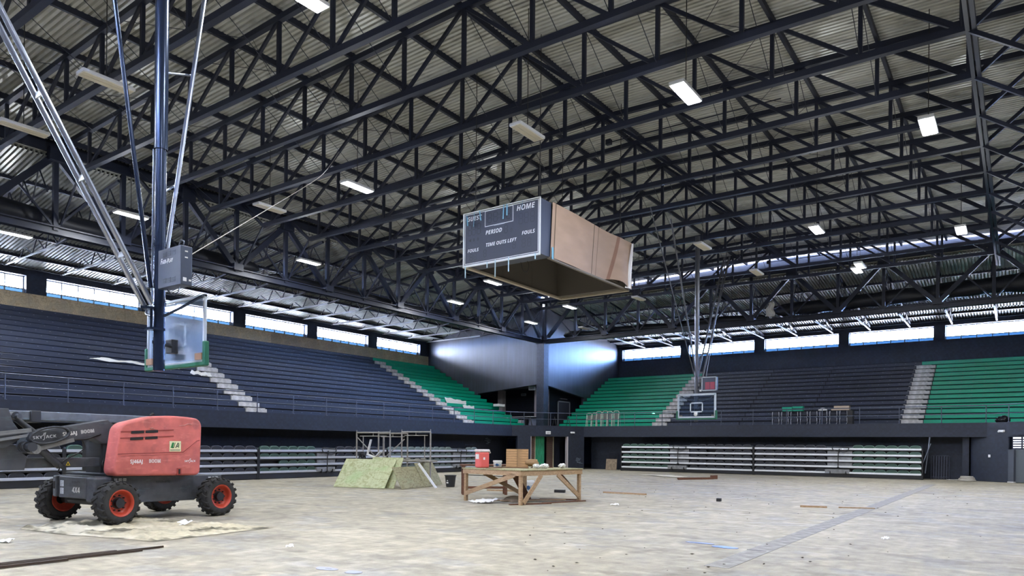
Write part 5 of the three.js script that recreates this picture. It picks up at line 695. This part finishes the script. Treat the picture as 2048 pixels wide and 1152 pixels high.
  for (const hg of [tube([v(-1.7, 1.9, 0.3), v(-1.5, 1.5, 0.3), v(-1.9, 1.25, 0.3), v(-2.0, 1.05, 0.3)], 0.012, 24, 6), tube([v(-1.1, 1.3, 0.3), v(-1.2, 1.15, 0.4), v(-1.1, 1.0, 0.4)], 0.016, 20, 6), tube([v(-1.2, 1.78, 0.32), v(-1.5, 1.68, 0.36), v(-1.78, 1.66, 0.4)], 0.02, 20, 6)]) part('hose', hg, M.black, t);
}
// stained canvas drop cloth under the wheels, bars lying on the floor
{
  const stain = tex(512, (u, v) => { const n = fbm(u, v, 5, 5, 5, 301), f = fbm(u, v, 40, 40, 3, 305), d = smooth(0.52, 0.72, fbm(u, v, 6, 7, 6, 309)), w = smooth(0.52, 0.68, fbm(u, v, 5, 4, 5, 313)); const k = 0.74 + 0.2 * (n - 0.5) + 0.16 * (f - 0.5); return [mix(k, 0.9, w * 0.6) * (1 - 0.5 * d), mix(k * 0.95, 0.87, w * 0.6) * (1 - 0.5 * d), mix(k * 0.8, 0.78, w * 0.6) * (1 - 0.52 * d)]; });
  const P = [V(-15.05, 0, 5.45), V(-11.5, 0, 5.98), V(-11.68, 0, 8.5), V(-15.5, 0, 8.0)];
  single('drop_cloth', quad(...P, 90, 60, (o, s, t) => { const e = Math.min(s, 1 - s, t, 1 - t); o.x += 0.12 * (fbm(s * 0.9 + 0.02, t * 0.9, 8, 8, 3, 41) - 0.5); o.z += 0.3 * Math.sin(s * 5) * (t < 0.5 ? 0.3 : 0.2) + 0.1 * (fbm(s, t, 6, 9, 3, 43) - 0.5); const ruck = Math.pow(fbm(s * 0.98, t * 0.98, 20, 40, 3, 47), 3) * 0.1 * smooth(0.0, 0.08, e) + (s < 0.12 ? 0.06 * Math.sin(t * 22) * Math.sin(t * 22) * (1 - s / 0.12) : 0); o.y = 0.008 + ruck; }), mat(1, 1, 1, 0.9, 0, { map: stain, side: THREE.DoubleSide }), 'crumpled paint-stained canvas drop cloth on the floor under the lift', 'cloth');
  single('white_scrap', quad(V(-13.6, 0.03, 7.6), V(-13.1, 0.03, 7.55), V(-13.1, 0.1, 7.72), V(-13.55, 0.09, 7.78), 6, 4, (o, s, t) => { o.y += 0.02 * Math.sin(s * 9); }), M.paper, 'white paper scrap on the drop cloth behind the near wheel', 'paper');
  const rust = mat(0.09, 0.065, 0.05, 0.6, 0.5), br = 'steel bars on the floor at the lower left';
  [[[-10.86, 2.2], [-10.86, 5.2], 'flat dark steel bar on the floor, furthest of the bundle', 0.06], [[-10.78, 2.2], [-10.72, 4.95], 'flat dark steel bar on the floor, second of the bundle', 0.05], [[-10.7, 2.2], [-10.75, 5.85], 'thin steel bar on the floor, longest of the bundle', 0.035], [[-10.6, 2.2], [-10.6, 5.45], 'thin steel bar on the floor, second longest of the bundle', 0.03], [[-10.53, 2.2], [-10.52, 4.4], 'short steel bar on the floor, nearest of the bundle', 0.05]].forEach(([a, b, label, w], i) => single('steel_bar', bar(V(a[0], 0.015 + 0.002 * i, a[1]), V(b[0], 0.015 + 0.002 * i, b[1]), w, 0.028), rust, label, 'bar', br));
}

// ---------------------------------------------------------------- plywood, scaffold, bucket
{
  const sheet = (label, a, b, h, lean, m, sl = 0) => { // foot line a-b, top leaning back by lean metres
    const A = V(a[0], 0.012, a[1]), Bp = V(b[0], 0.012, b[1]), d = Bp.clone().sub(A), n = new THREE.Vector3(d.z, 0, -d.x).normalize(); if (n.dot(new THREE.Vector3(-A.x, 0, -A.z)) > 0) n.negate();
    const up = n.clone().multiplyScalar(lean); up.y = Math.sqrt(h * h - lean * lean); const sk = d.clone().normalize().multiplyScalar(sl), D = A.clone().add(up).add(sk), C = Bp.clone().add(up).add(sk), nn = new THREE.Vector3().crossVectors(d, up).normalize().multiplyScalar(0.018);
    const f = quad(A, Bp, C, D), bk = quad(A.clone().add(nn), D.clone().add(nn), C.clone().add(nn), Bp.clone().add(nn)), uv = f.attributes.uv, L = d.length(); for (let i = 0; i < uv.count; i++) uv.setXY(i, uv.getX(i) * L * 0.5, uv.getY(i) * h * 0.5);
    const E = (p, q) => quad(p, q, q.clone().add(nn), p.clone().add(nn));
    single('plywood_sheet', join([f, bk, E(Bp, A), E(C, Bp), E(D, C), E(A, D)].map(plain)), m, label, 'plywood', undefined);
  };
  sheet('large green-stained plywood sheet leaning at the front left of the stack', [-21.16, 18.1], [-18.91, 18.55], 1.22, 0.62, M.plyGreen, 0.12);
  sheet('narrow greenish plywood sheet showing behind the large green sheet', [-20.2, 18.72], [-18.7, 18.82], 1.2, 0.42, M.plyGreen, 0.1);
  sheet('brown-grained plywood sheet leaning right of the green ones', [-18.3, 18.8], [-18.74, 20.98], 0.84, 0.3, M.plyBrown, -0.2);
  sheet('brown plywood sheet at the back right of the stack', [-18.62, 20.4], [-19.42, 22.32], 0.98, 0.36, M.plyBrown, -0.25);
  const pipeM = mat(0.5, 0.47, 0.43, 0.7, 0.2, { map: speck });
  const scaffold = (label, p, q, h, extra) => { // walk-through frame between two standards
    const t = thing('scaffold', label, 'scaffold'), A = V(p[0], 0, p[1]), Bq = V(q[0], 0, q[1]), at = (s, y) => A.clone().lerp(Bq, s).setY(y), R = (a, b, r = 0.032) => rod(a, b, r, 10);
    part('leg', R(at(0, 0), at(0, h)), pipeM, t); part('leg', R(at(1, 0), at(1, h)), pipeM, t); part('top_tube', R(at(0, h), at(1, h)), pipeM, t);
    part('inner_frame', [R(at(0.2, 0.9), at(0.2, h - 0.12), 0.018), R(at(0.8, 0.9), at(0.8, h - 0.12), 0.018), R(at(0.1, h - 0.14), at(0.9, h - 0.14), 0.018), R(at(0.5, h - 0.14), at(0.5, h), 0.014)], pipeM, t); part('cross_tube', R(at(0, 0.95), at(1, 0.95), 0.02), pipeM, t);
    for (const s of [0, 1]) part('coupling_pin', rod(at(s, h), at(s, h + 0.1), 0.016, 8), pipeM, t);
    return t;
  };
  scaffold('paint-spattered scaffold frame behind the large plywood sheet, left of two', [-22.0, 20.0], [-20.1, 20.0], 2.1); scaffold('paint-spattered scaffold frame behind the brown plywood, right of two', [-20.3, 20.85], [-18.75, 20.85], 2.14);
  const back = (p, q, label) => scaffold(label, p, q, 2.1); back([-22.4, 21.6], [-20.7, 21.6], 'far end frame of the left scaffold, mostly hidden');
  single('scaffold_brace', [rod(V(-21.95, 1.9, 20), V(-20.9, 0.9, 20.3), 0.02, 8)], pipeM, 'pale brace tube in the left scaffold frame', 'brace'); single('scaffold_brace', [rod(V(-21.2, 0.75, 20.3), V(-20.1, 1.85, 20.8), 0.022, 8)], pipeM, 'pale brace tube joining the two scaffold frames', 'brace');
  single('scaffold_plank', [planar(RB(-20.3, -18.6, 0.96, 1.03, -21.1, -20.6, 0.02)), ...[[-20.2, 1.06], [-19.9, 1.08], [-19.4, 1.07], [-19.1, 1.09]].map(([x, y]) => new THREE.SphereGeometry(0.09, 10, 6).scale(1.6, 0.4, 1).translate(x, y - 0.02, -20.8))].map(plain), mat(0.52, 0.49, 0.42, 0.8, 0, { map: speck }), 'plaster-caked plank across the right scaffold frame', 'plank');
  single('white_post', bar(V(-18.3, 0.93, 19.7), V(-17.6, 0.03, 19.9), 0.07, 0.07), M.white, 'white square post leaning on the right plywood, foot on the floor', 'post');
  const m = thing('white_bracket', 'bent white board standing on the scaffold behind the large plywood sheet', 'bracket'); part('upright', bar(V(-20.95, 1.2, 19.6), V(-20.75, 1.82, 19.6), 0.09, 0.03), M.white, m); part('foot', [bar(V(-20.95, 1.24, 19.6), V(-20.5, 1.12, 19.6), 0.08, 0.05), bar(V(-20.5, 1.1, 19.6), V(-20.2, 1.34, 19.6), 0.16, 0.02)], M.paper, m);
  single('black_bundle', new THREE.TorusKnotGeometry(0.11, 0.03, 50, 6, 3, 4).translate(-21.4, 1.15, -19.75), M.black, 'dark tangle of strap hanging on the left scaffold frame', 'strap');
  const b = thing('black_bucket', 'black plastic bucket standing on the floor between plywood and table', 'bucket', [-18.1, 0, -21.3]); part('body', new THREE.LatheGeometry([[0, 0.01], [0.16, 0], [0.17, 0.03], [0.215, 0.43], [0.235, 0.43], [0.235, 0.46], [0.205, 0.46], [0.155, 0.04], [0, 0.04]].map((p) => new THREE.Vector2(...p)), 28), mat(0.02, 0.022, 0.026, 0.45), b); part('paint_spot', [B(-0.03, 0.05, 0.14, 0.2, 0.17, 0.205), B(0.0, 0.04, 0.24, 0.27, 0.17, 0.212)], M.white, b);
}

// ---------------------------------------------------------------- rough timber table and what is on and under it
{
  const N = new THREE.Vector3(-11.05, 0, -15.95), ax = new THREE.Vector3(0.145, 0, -0.989), ang = Math.atan2(0.989, 0.145);
  // local x runs from the near corner to the right corner (2.7 m), local z from the near corner back to the camera side: the left corner is at z = -2.3
  const t = thing('work_table', 'rough square timber work table with diagonal leg braces in the middle of the floor', 'table', N.toArray(), ang);
  const v = (x, y, z) => new THREE.Vector3(x, y, z), H = 0.97, Lx = 2.65, Lz = 2.3, m = M.lumber, pl = (g) => planar(g, 1.2);
  for (const [x, z] of [[0.05, -0.05], [Lx - 0.05, -0.05], [0.05, -Lz + 0.05], [Lx - 0.05, -Lz + 0.05]]) part('leg', pl(RB(x - 0.045, x + 0.045, 0, H - 0.03, z - 0.045, z + 0.045, 0.006)), m, t);
  part('apron', pl(RB(-0.02, Lx + 0.02, H - 0.17, H - 0.03, -0.02, 0.02, 0.006)), m, t); part('apron', pl(RB(-0.02, Lx + 0.02, H - 0.17, H - 0.03, -Lz - 0.02, -Lz + 0.02, 0.006)), m, t); part('apron', pl(RB(-0.02, 0.02, H - 0.17, H - 0.03, -Lz, 0, 0.006)), m, t); part('apron', pl(RB(Lx - 0.02, Lx + 0.02, H - 0.17, H - 0.03, -Lz, 0, 0.006)), m, t);
  for (let i = 0; i < 2; i++) part('top_board', pl(RB(-0.04 + i * (Lx / 2 + 0.02), Lx / 2 - 0.005 + i * (Lx / 2 + 0.04), H - 0.03, H, -Lz - 0.04, 0.04, 0.004)), M.plyBrown, t);
  const br = (a, b, mm = m, w = 0.04, h = 0.12) => part('brace', pl(bar(a, b, w, h)), mm, t);
  br(v(0.1, 0.06, 0.02), v(0.82, H - 0.16, 0.02)); br(v(1.52, H - 0.16, 0.02), v(Lx - 0.1, 0.12, 0.02)); br(v(-0.0, H - 0.14, -0.22), v(-0.0, 0.22, -Lz + 0.08)); br(v(0.78, H - 0.15, -Lz), v(Lx - 0.2, 0.12, -Lz)); br(v(Lx, H - 0.16, -0.9), v(Lx, 0.15, -0.12), M.redLumber);
  part('leaning_plank', pl(bar(v(1.25, 0.03, -0.85), v(0.7, H - 0.1, -0.95), 0.04, 0.2)), M.redLumber, t, 'reddish plank leaning under the table');
  // on the table (world positions)
  const onT = (x, z, y = H) => N.clone().addScaledVector(ax, x).add(new THREE.Vector3(-0.989, 0, -0.145).multiplyScalar(-z)).setY(y);
  const cooler = thing('drink_cooler', 'faded red drink cooler with a white lid at the left end of the table', 'cooler', onT(0.3, -1.84).toArray(), ang - 0.2);
  part('body', RB(-0.16, 0.16, 0, 0.47, -0.16, 0.16, 0.05, 4), mat(0.78, 0.14, 0.12, 0.5), cooler); part('lid', [RB(-0.175, 0.175, 0.46, 0.54, -0.175, 0.175, 0.035, 3)], mat(0.75, 0.68, 0.66, 0.5), cooler, 'white lid'); part('handle', tube([v(0.17, 0.49, 0.12), v(0.21, 0.44, 0.12), v(0.21, 0.42, 0), v(0.21, 0.44, -0.12), v(0.17, 0.49, -0.12)], 0.014, 20, 6), M.whitePlastic, cooler); part('label', [B(-0.06, 0.0, 0.24, 0.31, 0.16, 0.164), B(-0.164, -0.16, 0.26, 0.4, -0.1, 0.08)], M.paper, cooler); 
  const pail = (label, pos, h, r, printed) => { const p = thing('white_bucket', label, 'bucket', pos); part('body', new THREE.LatheGeometry([[0, 0.004], [r * 0.86, 0], [r, h * 0.82], [r * 1.07, h * 0.83], [r * 1.07, h * 0.9], [r * 1.01, h * 0.91], [r * 1.03, h], [r * 0.96, h], [r * 0.82, 0.02], [0, 0.02]].map((q) => new THREE.Vector2(...q)), 28), M.whitePlastic, p); const [g, mm] = decal(r * 1.9, h * 0.6, (x, w, hh) => { x.fillStyle = '#29507f'; x.beginPath(); x.ellipse(w * 0.4, hh * 0.5, w * 0.22, hh * 0.3, 0, 0, 7); x.fill(); x.fillStyle = '#8ea3b8'; for (let i = 0; i < 5; i++) x.fillRect(w * 0.62, hh * (0.2 + i * 0.13), w * 0.3, hh * 0.05); }, 128); const cg = new THREE.CylinderGeometry(r * 1.0, r * 0.9, h * 0.6, 20, 1, true, -0.95, 1.9).translate(0, h * 0.42, 0); mm.side = THREE.DoubleSide; part('print', cg, mm, p); part('wire_handle', tube([v(-r * 1.07, h * 0.86, 0), v(-r * 0.7, h * 0.45, r * 0.85), v(0, h * 0.3, r * 1.06), v(r * 0.7, h * 0.45, r * 0.85), v(r * 1.07, h * 0.86, 0)], 0.005, 20, 5), M.greySteel, p); return p; };
  const p1 = pail('small white printed bucket on the table beside the cooler', onT(0.6, -1.5).toArray(), 0.22, 0.13); p1.rotation.y = 0.7;
  const p2 = pail('taller white bucket on the floor behind the table braces', [-13.9, 0, -20.6], 0.42, 0.17); p2.rotation.y = 0.5;
  const cardTex = tex(256, (u, w) => { const s = 0.5 + 0.5 * Math.sin(w * 6.283 * 9 + 2 * fbm(u, w, 3, 3, 3, 61)), n = fbm(u, w, 6, 24, 3, 63), e = u < 0.03 || u > 0.97 || w < 0.03 || w > 0.97 ? 0.88 : 1; const k = (0.84 + 0.16 * s * smooth(0.05, 0.3, u) + 0.14 * (n - 0.5)) * e; return [0.76 * k, 0.6 * k, 0.42 * k]; });
  const cg = RB(-0.33, 0.33, 0, 0.56, -0.012, 0.012, 0.006).rotateX(-0.14); const cuv = cg.attributes.uv; cuv; const cb = single('cardboard_panel', planar(cg, 1.5), mat(1, 1, 1, 0.8, 0, { map: cardTex }), 'ribbed tan cardboard panel standing on the back of the table', 'cardboard'); cb.position.copy(onT(1.2, -1.28)); cb.rotation.y = 0.55;
  single('bent_basket', [new THREE.TorusGeometry(0.16, 0.07, 10, 24, 4.2).rotateX(Math.PI / 2 - 0.2), new THREE.TorusGeometry(0.12, 0.05, 8, 20, 4.6).rotateX(Math.PI / 2).translate(0.03, 0.08, 0.02)].map((g) => g.translate(...onT(1.55, -0.98, H + 0.13).toArray())), mat(0.3, 0.19, 0.09, 0.8), 'brown coiled matting on the table right of the cardboard panel', 'matting');
  const crumple = (label, x, z, w, k, n) => { const g = []; for (let i = 0; i < n; i++) { const s = new THREE.IcosahedronGeometry(rr(0.04, 0.085), 2), p = s.attributes.position; for (let j = 0; j < p.count; j++) { const q = 0.65 + 0.8 * hash(Math.round(p.getX(j) * 900), Math.round(p.getY(j) * 900 + p.getZ(j) * 555), k + i); p.setXYZ(j, p.getX(j) * q, p.getY(j) * q * 0.75, p.getZ(j) * q); } s.computeVertexNormals(); const c = onT(x + rr(-w, w), z + rr(-0.08, 0.08), H + 0.055 + rr(0, 0.04)); g.push(s.translate(c.x, c.y, c.z)); } single('crumpled_paper', g, M.paper, label, 'paper'); };
  crumple('heap of crumpled white paper in the middle of the table', 1.4, -0.5, 0.2, 3, 10); crumple('heap of crumpled white paper at the right end of the table', 2.15, -0.4, 0.17, 9, 7); 
  for (const [x, z, L, r, label] of [[1.0, -1.2, 0.9, 0.2, 'thin wooden lath lying on the table before the cardboard panel'], [2.0, -1.0, 0.7, 0.9, 'short wooden lath lying at the right end of the table'], [0.35, -1.4, 0.6, 1.4, 'short wooden lath lying near the cooler']]) { const o = single('wooden_lath', pl(RB(-L / 2, L / 2, 0, 0.025, -0.03, 0.03, 0.004)), M.redLumber, label, 'lath'); o.position.copy(onT(x, z)); o.rotation.y = r; }
  // scrap under and behind it
  const onF = (x0, u0, x1, u1, w, h, y, mm, label, name = 'scrap_board') => single(name, pl(bar(V(x0, y + h / 2, u0), V(x1, y + h / 2, u1), w, h)), mm, label, 'board');
  onF(-11.35, 15.85, -10.75, 17.0, 0.1, 0.03, 0, M.redLumber, 'broken plank lying on the floor before the near table leg'); onF(-10.95, 16.9, -10.5, 18.5, 0.09, 0.03, 0, M.redLumber, 'broken plank lying on the floor towards the right table leg');
  onF(-13.1, 16.5, -12.0, 17.6, 0.16, 0.025, 0, M.lumber, 'flat board on the floor under the left side of the table'); onF(-12.6, 17.4, -11.2, 18.4, 0.22, 0.025, 0, M.redLumber, 'wide board on the floor under the middle of the table'); onF(-12.2, 16.6, -11.0, 18.2, 0.14, 0.025, 0.025, M.lumber, 'board lying across the others under the table'); onF(-11.9, 18.2, -10.9, 18.7, 0.2, 0.03, 0, M.redLumber, 'board on the floor under the back of the table');
  onF(-15.6, 20.4, -14.5, 20.7, 0.1, 0.05, 0, M.lumber, 'loose timber on the floor behind the table, left'); onF(-11.9, 22.3, -10.3, 22.3, 0.12, 0.05, 0, M.lumber, 'timber plank lying behind the right side of the table'); onF(-13.3, 21.3, -12.95, 21.4, 0.18, 0.1, 0, M.black, 'black plank on the floor behind the white bucket');
  single('sand_heap', new THREE.SphereGeometry(0.32, 24, 10, 0, 6.3, 0, 1.57).scale(1.15, 0.55, 0.8).translate(-12.0, 0, -17.0), dusty(0.36, 0.27, 0.18, 0.95), 'small heap of brown sand under the table', 'sand'); single('white_rag', quad(V(-12.7, 0.03, 15.7), V(-12.0, 0.02, 15.75), V(-12.0, 0.1, 16.2), V(-12.6, 0.08, 16.25), 14, 10, (o, s, q) => { o.y += 0.09 * (fbm(s, q, 7, 7, 3, 15) - 0.3); }), M.paper, 'white plastic rag on the floor under the table edge', 'rag');
  // a second trestle with reddish legs behind the table
  const tr = thing('trestle', 'reddish wooden trestle behind the left side of the table', 'trestle', [-14.35, 0, -18.85], 0.75);
  for (const [x, z] of [[-0.85, 0.15], [-0.85, -0.3], [0.55, 0.15], [0.55, -0.3]]) part('leg', pl(RB(x - 0.045, x + 0.045, 0, 0.95, z - 0.045, z + 0.045, 0.006)), M.redLumber, tr); part('rail', pl(RB(-0.9, 0.6, 0.2, 0.28, 0.12, 0.16, 0.005)), M.redLumber, tr); part('top_rail', [pl(RB(-0.95, 0.65, 0.95, 1.0, -0.36, 0.2, 0.005))], M.redLumber, tr); part('cross_bar', [bar(v(-0.9, 0.84, 0.2), v(0.75, 0.62, 0.2), 0.03, 0.03), bar(v(-0.8, 0.66, 0.22), v(0.8, 0.6, 0.22), 0.025, 0.025)], M.black, tr);
}
// ---------------------------------------------------------------- small things on the floor
{
  const blob = (label, c, rx, ru, m, k, name = 'paint_patch', cat = 'patch') => { const P = []; const n = 40; for (let i = 0; i < n; i++) { const a = i / n * 6.283, r = 0.8 + 0.5 * (fbm(i / n, 0.3, 7, 3, 3, k) - 0.3); P.push([c[0] + Math.cos(a) * rx * r, c[1] + Math.sin(a) * ru * r]); } const s = new THREE.Shape(P.map((p) => new THREE.Vector2(...p))); single(name, new THREE.ExtrudeGeometry(s, { depth: 0.004, bevelEnabled: false }).rotateX(-Math.PI / 2).translate(0, 0.002, 0), m, label, cat); };
  const blue = mat(0.16, 0.25, 0.52, 0.35), bg = mat(0.34, 0.36, 0.44, 0.4), dk = mat(0.16, 0.15, 0.15, 0.6);
  blob('blue-grey paint patch on the floor, left of three by the strip', [-4.42, 11.72], 0.26, 0.09, mat(0.2, 0.26, 0.42, 0.35), 5); blob('bright blue paint patch on the floor, middle of three by the strip', [-3.92, 11.48], 0.23, 0.13, blue, 7); blob('dark stain on the floor, right of three by the strip', [-3.38, 11.46], 0.17, 0.05, dk, 9);
  blob('blue-grey paint patch at the bottom edge, left of two', [-7.33, 6.16], 0.2, 0.1, bg, 11); blob('dark centre in the left patch at the bottom edge', [-7.3, 6.17], 0.07, 0.02, dk, 12); blob('blue-grey paint patch at the bottom edge, right of two', [-6.85, 6.2], 0.14, 0.11, bg, 13);
  const stick = (label, a, b, w, h, m) => single('wood_strip', planar(bar(V(a[0], h / 2, a[1]), V(b[0], h / 2, b[1]), w, h), 1.2), m, label, 'wood');
  stick('pale wood strip on the floor towards the right, left of two', [-4.95, 20.75], [-4.3, 20.95], 0.08, 0.05, M.lumber); stick('pale wood strip on the floor towards the right, right of two', [-4.05, 21.2], [-3.2, 21.5], 0.06, 0.03, M.lumber);
  stick('brown timber lying on the floor before the far seating, upper', [-14.1, 34.3], [-12.9, 36.2], 0.1, 0.09, M.redLumber); stick('brown timber lying on the floor before the far seating, lower', [-13.9, 33.9], [-12.85, 35.9], 0.08, 0.07, M.redLumber); stick('short brown block at the end of the timbers on the floor', [-12.95, 35.9], [-12.8, 36.3], 0.12, 0.2, M.redLumber);
  single('white_sheet', quad(V(-17.9, 0.01, 37.9), V(-14.7, 0.01, 36.0), V(-14.5, 0.04, 36.8), V(-16.5, 0.04, 37.9), 14, 6, (o, s, t) => { o.y += 0.05 * fbm(s, t, 9, 9, 3, 3); }), mat(0.7, 0.66, 0.55, 0.8), 'pale crumpled sheet on the floor before the far seating', 'sheet');
  single('black_cube', RB(-7.46, -7.33, 0, 0.1, -21.25, -21.12, 0.015), M.black, 'small black block alone on the floor', 'block');
  const bits = (n, seedK) => { for (let i = 0; i < n; i++) { const u = rr(5, 36), x = rr(-0.95, 0.05) * (u * 0.62) - 1.0; if (x < -14 && u < 24) continue; const g = new THREE.TetrahedronGeometry(rr(0.008, 0.022), 1).scale(1.8, 0.4, 1).rotateY(rr(0, 6)).translate(x, 0.012, -u); out.push(g); } }; const out = []; bits(120); single('floor_debris', out, dusty(0.12, 0.1, 0.08, 0.9), 'scatter of small dark crumbs and chips over the whole floor', 'debris').userData.kind = 'stuff';
  const paper = (label, x, u, w, r) => { const o = single('paper_scrap', quad(new THREE.Vector3(-w, 0.01, w * 0.5), new THREE.Vector3(w, 0.01, w * 0.6), new THREE.Vector3(w * 0.8, 0.05, -w * 0.6), new THREE.Vector3(-w, 0.02, -w * 0.4), 5, 4, (p, s, t) => { p.y += 0.03 * Math.sin(s * 6 + t * 4) ** 2; }), M.paper, label, 'paper'); o.position.set(x, 0, -u); o.rotation.y = r; };
  paper('white paper scrap on the floor at the left edge below the drop cloth', -13.2, 4.6, 0.13, 0.5); paper('white paper scrap on the floor right of the drop cloth', -9.25, 7.05, 0.06, 1); paper('white paper scrap on the floor beyond the table to the right', -9.1, 17.7, 0.12, 0.4); paper('white paper scrap on the floor at the right near the strip', -1.95, 14.3, 0.07, 0.8);
}
renderer.render(scene, camera);
